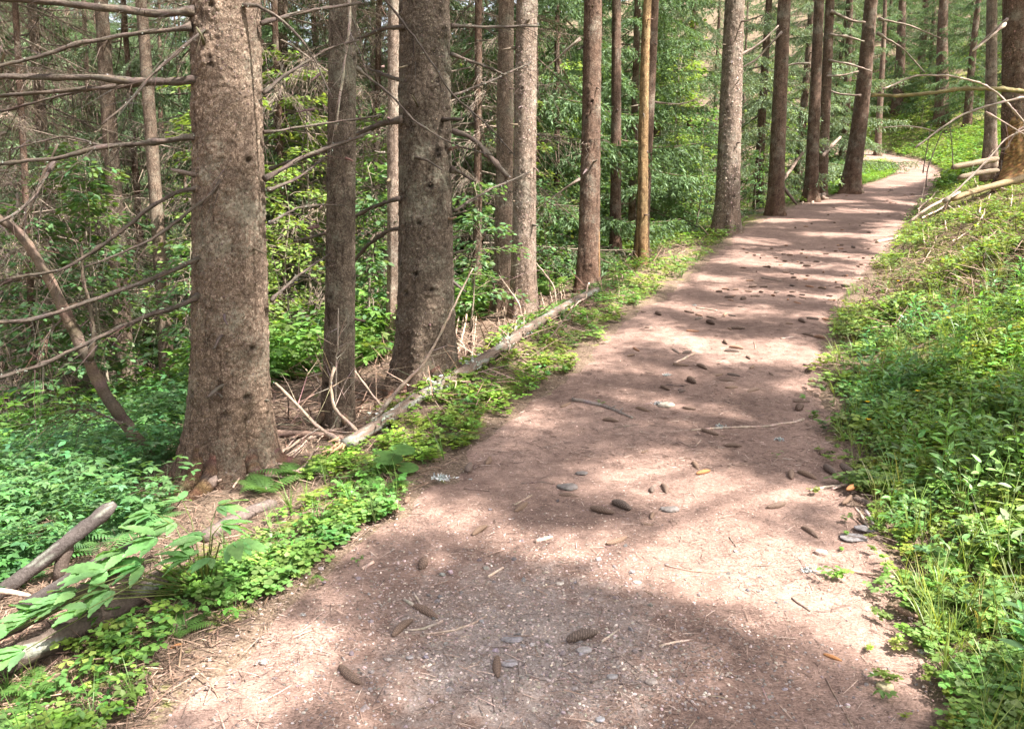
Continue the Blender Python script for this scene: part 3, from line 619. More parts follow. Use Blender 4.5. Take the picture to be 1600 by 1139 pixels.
# roots of the twin trunk
for pl in ([(1264, 305), (1260, 312), (1252, 319)], [(1268, 306), (1272, 313), (1268, 320)], [(1272, 304), (1283, 308), (1292, 306)], [(1273, 306), (1285, 313), (1300, 311)], [(1258, 305), (1252, 311), (1247, 313)]):
    P = on_path(np.array([q[0] for q in pl]), np.array([q[1] for q in pl])); P[0] = b11+np.array([0, 0, 0.30])+(P[0]-b11)*np.array([0.5, 0.3, 0]); P[1:, 2] += np.array([0.07, -0.02])
    link('root', tube(resample(P, 0.08), np.linspace(0.085, 0.03, len(resample(P, 0.08))), 8, 0.1, (0.30, 0.22, 0.17)).mesh('root', M['dead'], b11), T11)

# ------------------------------------------------------------------ background trees
def bg_tree(px, d, kind, wpx, label, group, h=14.0, seed=0, sc=1.0, bark='bark_red'):
    b = ground_at(px, d); r = wpx/2/F*d
    o = thing('spruce_tree', label, 'tree', b, group); o.rotation_euler = (0, 0, 0)
    link('trunk', trunk_geo(h, r, (RNG.normal(0, 0.25), RNG.normal(0, 0.25)), 0.3, 14, 0.22, 8, 0.004, 0.08, seed, 0.2).mesh('trunk', M[bark]), o)
    rz = seed*1.7
    if kind == 'dead':
        link('dead_crown', CROWN['dead'][seed % 2], o, rot=(0, 0, rz)); link('crown', CROWN['high'][seed % 2], o, rot=(0, 0, rz))
    elif kind == 'mixed':
        link('dead_crown', CROWN['deadlow'][seed % 2], o, rot=(0, 0, rz)); link('crown', CROWN['high'][seed % 2], o, rot=(0, 0, rz))
    elif kind == 'bare':
        link('crown', CROWN['high'][seed % 2], o, rot=(0, 0, rz))
    else:
        link('crown', CROWN[kind][seed % 2], o, rot=(0, 0, rz), sc=(sc, sc, 1))
    return o
SPEC = [  # photo column, distance, kind, trunk px, label
    (265, 10.5, 'bare', 22, 'thin reddish spruce trunk seen left of the thickest mossy trunk'),
    (198, 11.5, 'bare', 27, 'dark shaded spruce trunk behind the leaning dead stem'),
    (112, 13.5, 'dead', 22, 'dark trunk with a tangle of bare twigs at the far left'),
    (20, 12.5, 'dead', 20, 'background spruce with grey dead twigs at the left photo edge'),
    (455, 12.5, 'dead', 12, 'sunlit fan of dead brown twigs between the thickest trunk and the slim trunk'),
    (585, 14.5, 'dead', 12, 'bare twiggy spruce between the slim trunk and the thick trunk behind the log'),
    (745, 13.5, 'mixed', 14, 'spruce with grey dead twigs right of the thick trunk behind the log'),
    (868, 16, 'live', 10, 'dark green young spruce just right of the pale sunlit trunk'),
    (985, 19, 'live', 12, 'dark green spruce behind the thin dark trunk beside the peeled trunk'),
    (1075, 24, 'pale', 12, 'spruce with drooping grey green boughs left of the pale stout trunk'),
    (1185, 27, 'pale', 14, 'spruce with pale drooping boughs right of the pale stout trunk'),
    (1245, 33, 'pale', 14, 'spruce with pale hanging boughs behind the slender reddish trunk'),
    (1315, 38, 'pale', 14, 'spruce with pale boughs between the twin trunks and the leaning trunk'),
    (1400, 56, 'live', 16, 'dark spruce above the far path bend, left of the broad grey trunk'),
    (1468, 52, 'bare', 20, 'broad grey trunk on the slope above the far bend of the path'),
    (1510, 50, 'live', 12, 'dark green spruce on the slope just left of the thin yellowish trunk'),
    (1438, 58, 'bare', 12, 'slim far trunk on the slope just left of the broad grey trunk'),
    (1372, 50, 'bare', 10, 'slim dark trunk right of the leaning trunk, beyond the far bend'),
    (62, 10.5, 'mixed', 12, 'small spruce bristling with grey twigs above the leaning dead stem'), (238, 13.5, 'pale', 12, 'grey green spruce just left of the thickest trunk'), (522, 16, 'pale', 12, 'grey green spruce half hidden behind the slim trunk'),
    (645, 17, 'pale', 12, 'pale green spruce hidden behind the thick trunk at the log'), (330, 16, 'live', 12, 'green spruce hidden behind the thickest trunk'), (155, 17, 'live', 12, 'green spruce behind the dark shaded trunk at the far left'), (85, 19, 'pale', 12, 'grey green drooping spruce far behind the leaning dead stem'), (430, 18, 'live', 12, 'dark spruce behind the sunlit fan of dead twigs'),
    (830, 21, 'live', 12, 'dark green spruce behind the pale sunlit trunk'), (700, 22, 'pale', 12, 'spruce with pale boughs right of the thick trunk at the log, far behind'), (920, 25, 'live', 12, 'dark spruce right behind the orange stripped trunk'),
    (1640, 26, 'live', 12, 'green spruce at the right photo edge on top of the bank'),
]
for i, (px, d, k, wp, lb) in enumerate(SPEC):
    bg_tree(px, d, k, wp, lb, None, seed=i, bark='bark' if wp > 20 else 'bark_red')
FILL = []
r2 = np.random.default_rng(5)
for i in range(400):
    px = r2.uniform(-150, 1300); d = r2.uniform(13, 48)
    if px > 1020 and d < 30: continue
    p = ground_at(px, d); s_l, s_r = side(p[0], p[1])
    if s_l < 2.0: continue
    if all(np.hypot(p[0]-q[0], p[1]-q[1]) > 2.5 for q in FILL): FILL.append(p)
    if len(FILL) >= 48: break
protos = []
for i, p in enumerate(FILL):
    kind = ['live', 'mixed', 'pale', 'live', 'live', 'pale'][i % 6] if p[0] < 0 else ['live', 'pale', 'live', 'mixed'][i % 4]
    lb = 'slim background spruce deep in the forest beyond the left bank, one of many alike'
    if i < 6:
        o = thing('spruce_tree', lb, 'tree', p, 'spruces deep in the left forest')
        link('trunk', trunk_geo(14, 0.10+0.02*(i % 4), (RNG.normal(0, 0.3), RNG.normal(0, 0.3)), 0.3, 14, 0.22, 8, 0.004, 0.08, i, 0.2).mesh('trunk', M['bark_red']), o)
        kk = [('live',), ('deadlow', 'high'), ('pale',), ('live',), ('live',), ('pale',)][i]
        for q in kk: link('dead_crown' if 'dead' in q else 'crown', CROWN[q][i % 2], o, rot=(0, 0, i))
        protos.append(o)
    else:
        copy_tree(protos[i % 6], p, i*1.1, r2.uniform(0.85, 1.2))
# trees on the slope ahead and on top of the right bank
i = 0
FR = []
for k in range(1200):
    px = r2.uniform(1300, 1750); d = r2.uniform(50, 105); p = ground_at(px, d); s_l, s_r = side(p[0], p[1])
    if s_r < 3 or any(np.hypot(p[0]-q[0], p[1]-q[1]) < 4.2 for q in FR): continue
    FR.append(p); o = copy_tree(protos[[0, 2, 4, 5][len(FR) % 4]], p, len(FR)*0.9, r2.uniform(0.9, 1.3), 'far spruce on the wooded slope above the path bend, one of many alike'); o['group'] = 'spruces on the far slope'
    if len(FR) >= 50: break

FL = []
for k in range(2000):
    px = r2.uniform(-150, 1340); d = r2.uniform(44, 85); p = ground_at(px, d); s_l, s_r = side(p[0], p[1])
    if s_l < 5 or any(np.hypot(p[0]-q[0], p[1]-q[1]) < 3.6 for q in FL): continue
    FL.append(p); o = copy_tree(protos[[0, 2, 4, 5][len(FL) % 4]], p, len(FL)*0.7, r2.uniform(0.9, 1.4), 'far spruce closing the view at the back of the left forest, one of many alike'); o['group'] = 'far spruces closing the view on the left'
    if len(FL) >= 110: break
# ---- broadleaf saplings
LV = np.array([(0, 0, 0), (0.35, -0.26, 0.03), (0.75, -0.2, 0.0), (1, 0, -0.08), (0.75, 0.2, 0.0), (0.35, 0.26, 0.03), (0.5, 0, -0.035)])
LF = [(0, 1, 6, 5), (1, 2, 3, 6), (6, 3, 4, 5)]
def sapling(h, spread, nb, nl, ls, tint, parts=True):
    st = Geo(); lf = Geo(); z = np.linspace(0, h, 10)
    ax = np.stack([np.cumsum(RNG.normal(0, 0.03, 10)), np.cumsum(RNG.normal(0, 0.03, 10)), z], -1); ax -= ax[0]
    tube(ax, np.linspace(0.022, 0.005, 10)*h/3.5, 6, c=(0.24, 0.20, 0.15), g=st)
    for i in range(nb):
        f = 0.15+0.85*(i+RNG.random())/nb; p0 = np.array([np.interp(f*h, z, ax[:, k]) for k in range(3)]); a = i*2.4+RNG.normal(0, 0.4)
        L = spread*(1.05-0.6*f)*RNG.uniform(0.6, 1.15); t = np.linspace(0, 1, 6)
        pts = p0+np.stack([cos(a)*L*t, sin(a)*L*t, L*(0.35*t-0.42*t*t)+RNG.normal(0, 0.02, 6)], -1)
        tube(pts, np.linspace(0.008, 0.002, 6)*h/3.5, 4, c=(0.22, 0.18, 0.13), cap=False, g=st)
        n = nl; s = RNG.uniform(0.15, 1.0, n); p = np.stack([np.interp(s, t, pts[:, k]) for k in range(3)], -1)
        sp = (1-s*0.6)*0.28*L; off = RNG.normal(0, 1, n)*sp
        p = p+np.stack([-sin(a)*off, cos(a)*off, -0.12*np.abs(off)+RNG.normal(0, 0.035, n)], -1)
        aa = a+np.sign(off)*RNG.uniform(0.3, 1.3, n); D = np.stack([np.cos(aa), np.sin(aa), RNG.normal(-0.25, 0.25, n)], -1)
        inst(lf, LV, LF, frames(D, spin=RNG.normal(0, 0.35, n)), p, RNG.uniform(0.7, 1.25, n)*ls, tints(n, tint, 0.18, 0.08))
    return st.mesh('stem', M['dead']), lf.mesh('leaves', M['leaf'])
GREEN = (0.145, 0.23, 0.07); LIME = (0.20, 0.29, 0.08); COOL = (0.115, 0.21, 0.09)
SAP = [sapling(3.6, 1.1, 24, 70, 0.085, GREEN), sapling(2.6, 0.9, 20, 60, 0.075, LIME), sapling(4.6, 1.4, 28, 80, 0.095, LIME), sapling(1.8, 0.75, 16, 55, 0.075, COOL), sapling(3.0, 1.0, 22, 70, 0.09, COOL)]
sap_protos = []
def place_sap(k, p, rz, sc, label, group):
    o = thing('broadleaf_sapling', label, 'sapling', p, group)
    o.rotation_euler = (0, 0, rz); o.scale = (sc, sc, sc)
    link('stem', SAP[k][0], o); link('foliage', SAP[k][1], o); return o
near_sap = [(458, 10.5, 1, 'lime green sapling in the gap left of the slim trunk'), (490, 12.0, 2, 'taller bright green sapling behind the gap left of the slim trunk'), (60, 9.5, 4, 'bluish green sapling at the far left below the dead twigs'), (150, 10, 0, 'green sapling behind the leaning dead stem'),
            (585, 9.6, 3, 'low sapling between the slim trunk and the thick trunk behind the log'), (735, 9.4, 3, 'low green sapling right of the thick trunk behind the log'), (300, 9.0, 3, 'low green sapling tucked behind the left side of the thickest trunk'), (1045, 21, 2, 'bright green sapling right of the peeled yellow trunk'),
            (1085, 19, 4, 'dark green sapling left of the foot of the pale stout trunk'), (1180, 24, 3, 'small sapling between the pale stout trunk and the slender reddish trunk'), (860, 12.5, 3, 'low sapling between the pale sunlit trunk and the orange stripped trunk')]
for i, (px, d, k, lb) in enumerate(near_sap): place_sap(k, ground_at(px, d), i*1.9, 1.0, lb, None)
SP = []
for i in range(900):
    px = r2.uniform(-120, 1330); d = 9+31*r2.random()**1.2; p = ground_at(px, d); s_l, s_r = side(p[0], p[1])
    if s_l < 1.6 or any(np.hypot(p[0]-q[0], p[1]-q[1]) < 1.35 for q in SP): continue
    if d < 13 and 640 < px < 1000: continue
    if any(np.hypot(p[0]-q[0], p[1]-q[1]) < 0.7 for q in (b1, b2, b3, b4, b5, b6)): continue
    SP.append(p)
    k = [0, 1, 2, 3, 4, 2][i % 6]
    place_sap(k, p, r2.random()*6, r2.uniform(0.8, 1.35), 'leafy green sapling in the dense undergrowth of the left forest, one of many alike', 'saplings in the left forest')
    if len(SP) >= 95: break
for k in range(10):
    px = r2.uniform(1390, 1540); d = r2.uniform(50, 62); p = ground_at(px, d)
    place_sap([3, 1][k % 2], p, k, 0.9, 'low leafy sapling above the far bend of the path, one of several alike', 'saplings on the far slope')

# ------------------------------------------------------------------ unseen spruces added out of frame, boughs shaped to dapple the path
LIT = np.array([  # sunlit pools on the ground, photo ellipses: cx, cy, rx, ry, degrees
 (1260, 935, 290, 62, 16), (985, 865, 150, 42, 5), (1110, 880, 150, 45, 10), (320, 1090, 170, 70, -10), (530, 1000, 75, 45, -10), (990, 1085, 70, 22, 5), (640, 1110, 70, 24, -8), (1130, 800, 60, 14, 8), (980, 625, 60, 9, 5), (395, 985, 90, 34, -25), (700, 800, 85, 40, 10), (650, 770, 50, 22, 0),
 (1015, 742, 120, 36, -8), (835, 655, 58, 22, 0), (1270, 768, 75, 24, 8), (1195, 552, 120, 22, 6), (1045, 528, 95, 17, 8), (975, 575, 85, 13, 12), (1240, 606, 80, 11, 3), (1090, 650, 60, 9, 4), (1330, 880, 90, 40, 10), (1400, 1060, 90, 45, 10),
 (1060, 478, 100, 7, 6), (1210, 486, 100, 6, 6), (1180, 455, 110, 6, 4), (1110, 436, 70, 5, 3), (1260, 432, 80, 5, 3), (1200, 412, 90, 5, 2), (1290, 396, 70, 4, 2), (1190, 380, 60, 4, 0), (1320, 366, 70, 4, 2), (1240, 345, 60, 3.5, 0), (1350, 330, 60, 3.5, 0), (1300, 315, 50, 3, 0), (1400, 308, 40, 2.5, 0), (1430, 264, 60, 12, 0),
 (1540, 900, 150, 105, 0), (1470, 830, 150, 60, -8), (1430, 470, 130, 100, -30), (1530, 420, 140, 130, -30), (1480, 600, 90, 30, 0), (1580, 480, 80, 80, 0), (1420, 400, 60, 60, -40), (1570, 330, 70, 50, 0), (1570, 540, 70, 40, 0), (1500, 690, 60, 22, 0), (1480, 540, 80, 40, 0), (1390, 560, 60, 30, 0),
 (410, 905, 110, 42, -25), (300, 850, 110, 40, -20), (100, 960, 120, 40, -20), (60, 1100, 90, 40, -20), (905, 555, 90, 26, -20), (1020, 435, 80, 26, -35), (820, 515, 80, 28, -30), (560, 800, 70, 30, -20), (700, 640, 50, 18, -30), (600, 700, 70, 25, -20), (440, 690, 60, 20, 0), (1380, 280, 60, 14, 0)], float)
def lit(px, py):
    m = np.zeros(np.shape(px), bool)
    jx = 26*(fbm(px/70, py/35, 3, 91)-0.5); jy = 26*(fbm(px/70, py/35, 3, 95)-0.5)*np.clip((py-250)/300, 0.1, 1)
    for cx, cy, rx, ry, a in LIT:
        a = radians(a); X_ = (px+jx-cx)*cos(a)+(py+jy-cy)*sin(a); Y_ = -(px+jx-cx)*sin(a)+(py+jy-cy)*cos(a)
        m |= (X_/rx)**2+(Y_/ry)**2 < 1
    return m
def litw(p):
    m = lit(*to_px(p))
    for dx, dy in ((0.13, 0), (-0.13, 0), (0, 0.13), (0, -0.13), (0.09, 0.09), (-0.09, 0.09), (0.09, -0.09), (-0.09, -0.09)): m |= lit(*to_px(p+np.array([dx, dy, 0])))
    return m
gx_, gy_ = np.meshgrid(np.arange(-4.5, 22, 0.21), np.arange(1.6, 34, 0.21)); gx_ = gx_.ravel()+RNG.normal(0, 0.06, gx_.size); gy_ = gy_.ravel()+RNG.normal(0, 0.06, gy_.size)
gzv = gz(gx_, gy_); gp = np.stack([gx_, gy_, gzv], -1); ppx, ppy = to_px(gp); s_l, s_r = side(gx_, gy_)
keep = (s_l < np.where(gy_ < 5.2, 0.5, 1.1)) & ((s_r < 0.35) | (((ppx-1470)/190)**2+((ppy-655)/95)**2 < 1) & (s_r < 2.2) & (RNG.random(len(gx_)) < 0.55)) & (ppx > -120) & (ppx < 1720) & (ppy < 1250) & ~litw(gp) & (fbm(gx_*1.2, gy_*1.2, 3, 77) < np.where(gy_ > 9, 0.66, 0.74))
gp = [gp[keep]]
for T_, r_, z0_, z1_, pr_ in ((b2, 0.13, 0.1, 5.2, 0.9), (b3, 0.25, 0.9, 5.2, 0.8), (b1, 0.27, 0.1, 2.1, 0.95), (b1, 0.27, 0.1, 2.1, 0.8), (b4, 0.14, 0, 6, 0.85), (b7, 0.12, 0, 5, 0.4), (b8, 0.15, 0, 6, 0.7), (b10, 0.22, 0.3, 6, 0.7), (b11, 0.2, 0.3, 7, 0.75), (b12, 0.2, 0.3, 7, 0.75), (b13, 0.3, 0.3, 7.5, 0.7), (b15, 0.3, 0.5, 6, 0.4)):
    m_ = int((z1_-z0_)/0.16); q = np.array(T_)+np.stack([RNG.uniform(-r_, r_, m_), np.full(m_, -r_), np.linspace(z0_, z1_, m_)], -1); gp.append(q[RNG.random(m_) < pr_])
gp = np.concatenate(gp); n = len(gp)
hgt = 8.5+3.5*fbm(gp[:, 0]*0.35, gp[:, 1]*0.35, 2, 88)+RNG.normal(0, 0.25, n)
cp = gp+SUN*(np.maximum(hgt-np.maximum(gp[:, 2]-gz(gp[:, 0], gp[:, 1]), 0)*0.5, 5)/SUN[2])[:, None]  # bough clumps set along sun rays from each spot to be shaded
CT = np.array([(7.6, -3.6), (9.0, 1.5), (10.5, 6.0), (13.5, 10.5), (17.5, 15.5), (21.5, 21.0), (26.0, 26.0), (4.2, -7.0)])
own = np.argmin(np.hypot(cp[:, None, 0]-CT[None, :, 0], cp[:, None, 1]-CT[None, :, 1]), 1)
cl = ['nearest overhanging spruce behind the photographer, its boughs shading the near path', 'overhanging spruce on the right bank beside the photographer', 'overhanging spruce on the right bank just past the photo edge', 'overhanging spruce up the right bank shading the middle of the path', 'overhanging spruce higher up the right bank, before the red trunk', 'overhanging spruce on the right bank level with the big red trunk', 'overhanging spruce far up the right bank beyond the big red trunk', 'overhanging spruce furthest behind the photographer']
for k, (cx, cy) in enumerate(CT):
    b = np.array([cx, cy, float(terrain(cx, cy))]); m = own == k
    if m.sum() == 0: continue
    o = thing('overhanging_spruce', cl[k], 'tree', b, 'spruces arching over the path')
    link('trunk', trunk_geo(16, 0.2, (0, 0), 0.35, 24, 0.15, 8, 0.005, 0.06, k, 0.1).mesh('trunk', M['bark_red']), o)
    g = Geo(); Pk = cp[m]; ns = 60
    ang = np.arctan2(Pk[:, 1]-cy, Pk[:, 0]-cx)
    P = np.repeat(Pk, ns, 0)+RNG.normal(0, 1, (len(Pk)*ns, 3))*np.array([0.14, 0.14, 0.10])
    A = np.repeat(ang, ns)+RNG.normal(0, 0.7, len(P)); D = np.stack([np.cos(A), np.sin(A), RNG.normal(-0.35, 0.3, len(P))], -1)
    inst(g, SLV*np.array([1, 1.7, 1]), SLF, frames(D, spin=RNG.normal(0, 0.6, len(P))), P, RNG.uniform(0.12, 0.20, len(P)), tints(len(P), (0.055, 0.095, 0.042), 0.25))
    sel = RNG.permutation(len(Pk))[:max(6, len(Pk)//9)]
    for q in Pk[sel]:
        hz = min(q[2]-b[2]+0.5, 14.5); t = np.linspace(0, 1, 7)[:, None]; s = np.array([cx, cy, b[2]+hz]); pts = s+(q-s)*t+np.array([0, 0, 0.35])*np.sin(t*pi)
        tube(pts, np.linspace(0.03, 0.008, 7), 5, c=(0.16, 0.12, 0.09), cap=False, g=g)
    link('crown', g.mesh('crown', M['needle'], b, False), o)  # crown shaped by the wanted shade pattern, with limbs to the trunk
#@@PART2
# ------------------------------------------------------------------ plants
OV = np.array([(0, 0, 0), (0.18, -0.2, .02), (0.45, -0.28, 0.03), (0.75, -0.17, 0.0), (1, 0, -0.10), (0.75, 0.17, 0.0), (0.45, 0.28, 0.03), (0.18, 0.2, .02), (0.2, 0, -0.03), (0.48, 0, -0.03), (0.76, 0, -0.05)])
OF = [(0, 1, 8, 7), (1, 2, 9, 8), (8, 9, 6, 7), (2, 3, 10, 9), (9, 10, 5, 6), (3, 4, 5, 10)]
LA = OV*np.array([1, 0.62, 1.0])
HT = np.array([(0, 0, 0), (0.55, -0.55, 0.08), (1.0, -0.42, -0.02), (0.86, 0, -0.08), (1.0, 0.42, -0.02), (0.55, 0.55, 0.08), (0.45, 0, -0.04)])
HF = [(0, 1, 6, 5), (1, 2, 3, 6), (6, 3, 4, 5)]
def serrate(n=9, w=0.21, teeth=0.06):
    """one toothed ovate leaf: midrib row plus toothed margins"""
    t = np.linspace(0, 1, n); half = w*np.sin(pi*t**0.75)**0.9
    tb = np.empty(n*2-1); tb[::2] = t; tb[1::2] = (t[:-1]+t[1:])/2
    h = np.interp(tb, t, half); h[1::2] += teeth*0.3; h[::2] -= teeth*0.25*(np.sin(pi*tb[::2])); h = np.maximum(h, 0.0); h[0] = h[-1] = 0.001
    k = len(tb); xs = tb+np.r_[np.where(np.arange(k) % 2 == 1, 0.02, 0)]
    zz = 0.04*np.sin(tb*pi)-0.12*tb**2
    mid = np.stack([tb, 0*tb, zz-0.02], -1); lo = np.stack([xs, -h, zz+0.035*np.sin(tb*20)*0.3+0.015], -1); hi = np.stack([xs, h, zz+0.015-0.035*np.sin(tb*20)*0.3], -1)
    v = np.concatenate([mid, lo, hi]); i = np.arange(k-1)
    f = np.concatenate([np.stack([k+i, k+i+1, i+1, i], -1), np.stack([i, i+1, 2*k+i+1, 2*k+i], -1)])
    return v, f
SV, SF = serrate()
def leaf_fan(lobes, n, depth, r0=0.35):
    """broad lobed leaf (maple, butterbur): fan round the stalk joint"""
    a = np.linspace(-2.5, 2.5, n); r = (0.62+0.38*np.cos(a*0.55))*(1-depth*np.abs(np.sin(a*lobes/2))**0.7); 
    v = np.stack([r*np.cos(a), r*np.sin(a), -0.12*r*r+0.03*np.cos(a*lobes)], -1); v = np.concatenate([[(0, 0, 0)], v*np.array([1, 0.9, 1])+np.array([0.12, 0, 0])])
    i = np.arange(1, n); return v, np.stack([0*i, i, i+1], -1)
MV, MF = leaf_fan(5, 41, 0.55); BV, BF = leaf_fan(1, 31, 0.05)

def tmpl_sorrel(k=5):
    g = Geo()
    for i in range(k):
        a = RNG.random()*6.28; rr = RNG.uniform(0.0, 0.06); h = RNG.uniform(0.03, 0.075); top = np.array([cos(a)*rr, sin(a)*rr, h]); b = RNG.random()*6.28
        D = np.array([[cos(b+j*2.09), sin(b+j*2.09), RNG.normal(-0.15, 0.2)] for j in range(3)])
        inst(g, HT, HF, frames(D), np.tile(top, (3, 1)), RNG.uniform(0.017, 0.028), (1, 1, 1))
    return g
def tmpl_herb(k=5, ls=0.06, h0=0.08, h1=0.19):
    g = Geo()
    for i in range(k):
        a = RNG.random()*6.28; h = RNG.uniform(h0, h1); rr = h*RNG.uniform(0.3, 0.9); top = np.array([cos(a)*rr, sin(a)*rr, h]); 
        twig_lines(g, np.zeros((1, 3)), top[None], 0.0025, (0.8, 0.9, 0.7))
        D = np.array([[cos(a+j), sin(a+j), RNG.normal(-0.1, 0.2)] for j in (-1.25, 0, 1.25)])
        inst(g, OV, OF, frames(D, spin=RNG.normal(0, 0.25, 3)), np.tile(top, (3, 1)), ls*RNG.uniform(0.7, 1.2, 3), np.exp(RNG.normal(0, 0.1, (3, 1)))*np.ones(3))
    return g
def tmpl_upright(h=0.34, n=12, ls=0.085, leaf=None):
    g = Geo(); t = np.linspace(0, 1, 6); ax = np.stack([0.05*np.sin(t*2), 0.03*np.sin(t*3+1), h*t], -1); tube(ax, np.linspace(0.004, 0.0015, 6), 4, c=(1.1, 1.05, 0.8), cap=False, g=g)
    for i in range(n):
        f = 0.25+0.75*i/n; a = i*2.4; p = np.array([np.interp(f, t, ax[:, k]) for k in range(3)]); D = np.array([[cos(a), sin(a), 0.25+RNG.normal(0, 0.2)]])
        inst(g, LA if leaf is None else leaf, OF, frames(D, spin=RNG.normal(0, 0.3, 1)), p[None]+0.015*D, ls*(1.15-0.5*f)*RNG.uniform(0.8, 1.2), (1, 1, 1))
    return g
def tmpl_grass(k=9, h=0.22):
    g = Geo()
    for i in range(k):
        a = RNG.random()*6.28; l = h*RNG.uniform(0.5, 1.2); t = np.linspace(0, 1, 5); lean_ = RNG.uniform(0.2, 0.8)
        c = np.stack([cos(a)*lean_*l*t**1.8, sin(a)*lean_*l*t**1.8, l*t*(1-0.35*lean_*t)], -1); s = np.array([-sin(a), cos(a), 0])*0.0028*(1-t[:, None]*0.85)
        v = np.concatenate([c-s, c+s]); i_ = np.arange(4); g.add(v, np.stack([i_, i_+1, i_+6, i_+5], -1), (1, 1, 1))
    return g
def tmpl_fern(L=0.35, k=6, pin=16):
    g = Geo()
    for q in range(k):
        a = q*6.28/k+RNG.normal(0, 0.3); l = L*RNG.uniform(0.75, 1.15); t = np.linspace(0.05, 1, pin); up = RNG.uniform(0.55, 1.0)
        sp = np.stack([l*t*0.85, 0*t, l*(up*t-0.75*up*t*t)], -1)@rot_z(a).T; twig_lines(g, sp[:-1], sp[1:], 0.003, (0.9, 0.9, 0.6))
        tg = nrm(np.gradient(sp, axis=0)); sd = np.array([-sin(a), cos(a), 0]); w_ = 0.36*l*np.sin(pi*(0.12+0.88*t))**0.8*(1.02-t*0.75)
        for s_ in (-1, 1):
            D = sd*s_+tg*0.35-np.array([0, 0, 0.12]); U = np.cross(tg, sd)
            R = frames(D, U); n = pin
            pv = np.array([(0, -0.10, 0), (0.2, -0.13, 0), (0.30, -0.07, 0), (0.42, -0.11, 0), (0.52, -0.055, -0.02), (0.64, -0.085, -0.02), (1, 0, -0.08), (0.64, 0.085, -0.02), (0.52, 0.055, -0.02), (0.42, 0.11, 0), (0.30, 0.07, 0), (0.2, 0.13, 0), (0, 0.10, 0)])
            pf = [(0, 1, 11, 12), (1, 2, 10, 11), (2, 3, 9, 10), (3, 4, 8, 9), (4, 5, 7, 8)]
            inst(g, pv, pf, R, sp, w_, (1, 1, 1)); inst(g, pv[[5, 6, 7]], [(0, 1, 2)], R, sp, w_, (1, 1, 1))
    return g
def scatter_t(g, tl, P, S, tint, tilt=0.15):
    """merge template copies at points P"""
    n = len(P); which = RNG.integers(len(tl), size=n)
    for k, t in enumerate(tl):
        m = which == k; c = int(m.sum())
        if c == 0: continue
        up = np.stack([RNG.normal(0, tilt, c), RNG.normal(0, tilt, c), np.ones(c)], -1); a = RNG.random(c)*6.28
        z = nrm(up); x0 = np.stack([np.cos(a), np.sin(a), 0*a], -1); y = nrm(np.cross(z, x0)); x = np.cross(y, z); R = np.stack([x, y, z], -1)
        tv = np.concatenate(t.v); tc = np.concatenate(t.c); kk = len(tv)
        v = np.einsum('nij,kj->nki', R, tv)*np.broadcast_to(S, (n,))[m][:, None, None]+P[m][:, None]
        col = (tint[m][:, None, :]*tc[None]).reshape(-1, 3); off = (np.arange(c)*kk)[:, None, None]
        s0 = g.n
        for q in t.q: g.q.append((q[None]+off).reshape(-1, 4)+s0)
        for q in t.t: g.t.append((q[None]+off).reshape(-1, 3)+s0)
        g.v.append(v.reshape(-1, 3)); g.c.append(col); g.n += c*kk
def scat(n, px, d):
    p = ground_at(RNG.uniform(px[0], px[1], n), np.exp(RNG.uniform(np.log(d[0]), np.log(d[1]), n))); _, xl, xr = prof(p[:, 1]); return p, xl-p[:, 0], p[:, 0]-xr
def patch(p, c, k=131, s=0.8):
    f = smooth(0.35, 0.65, fbm(p[:, 0]*s, p[:, 1]*s, 3, k))[:, None]; return c*(np.array([0.80, 0.95, 1.15])*(1-f)+np.array([1.10, 1.05, 0.80])*f)
def big(p, s, k): return fbm(p[:, 0]*s, p[:, 1]*s, 3, k)
SORREL = [tmpl_sorrel(6) for _ in range(5)]; HERB = [tmpl_herb() for _ in range(5)]; UPR = [tmpl_upright(RNG.uniform(0.2, 0.36), 11) for _ in range(4)]; GRASS = [tmpl_grass() for _ in range(4)]; FERN = [tmpl_fern() for _ in range(3)]
TINY = [tmpl_sorrel(12) for _ in range(4)]

# right bank carpet
g = Geo()
p, a, b = scat(15000, (1100, 1760), (2.0, 9)); ed = b+0.55*(big(p, 3.0, 101)-0.5)+RNG.normal(0, 0.09, len(p))
k = (ed > 0.08) & (b > -0.3) & (RNG.random(len(p)) < 0.10+0.90*smooth(0.46, 0.58, big(p, 1.9, 103))) & (b < 4) & (p[:, 1] < 7+2*RNG.random(len(p))); scatter_t(g, SORREL, p[k], RNG.uniform(0.8, 1.6, k.sum()), patch(p[k], tints(k.sum(), (0.20, 0.285, 0.065), 0.25, 0.1)))
p, a, b = scat(6500, (1150, 1760), (2.0, 9)); k = (b > 0.12) & (big(p, 1.1, 105) > 0.50) & (b < 4) & (RNG.random(len(p)) < 0.6) & (p[:, 1] < 6.5+2*RNG.random(len(p))); scatter_t(g, HERB, p[k], RNG.uniform(0.35, 0.85, k.sum()), patch(p[k], tints(k.sum(), (0.165, 0.28, 0.08), 0.25, 0.12)))
p, a, b = scat(9000, (1150, 1760), (2.0, 12)); k = (b+RNG.normal(0, 0.1, len(p)) > -0.02) & (b < 4) & (RNG.random(len(p)) < 0.45); scatter_t(g, TINY, p[k], RNG.uniform(0.35, 0.8, k.sum()), patch(p[k], tints(k.sum(), (0.165, 0.25, 0.055), 0.3, 0.10), 137))
p, a, b = scat(1500, (1150, 1760), (2.0, 14)); k = (b > 0.0) & (b < 4); scatter_t(g, GRASS, p[k], RNG.uniform(0.5, 1.3, k.sum()), tints(k.sum(), (0.20, 0.26, 0.07), 0.25, 0.12))
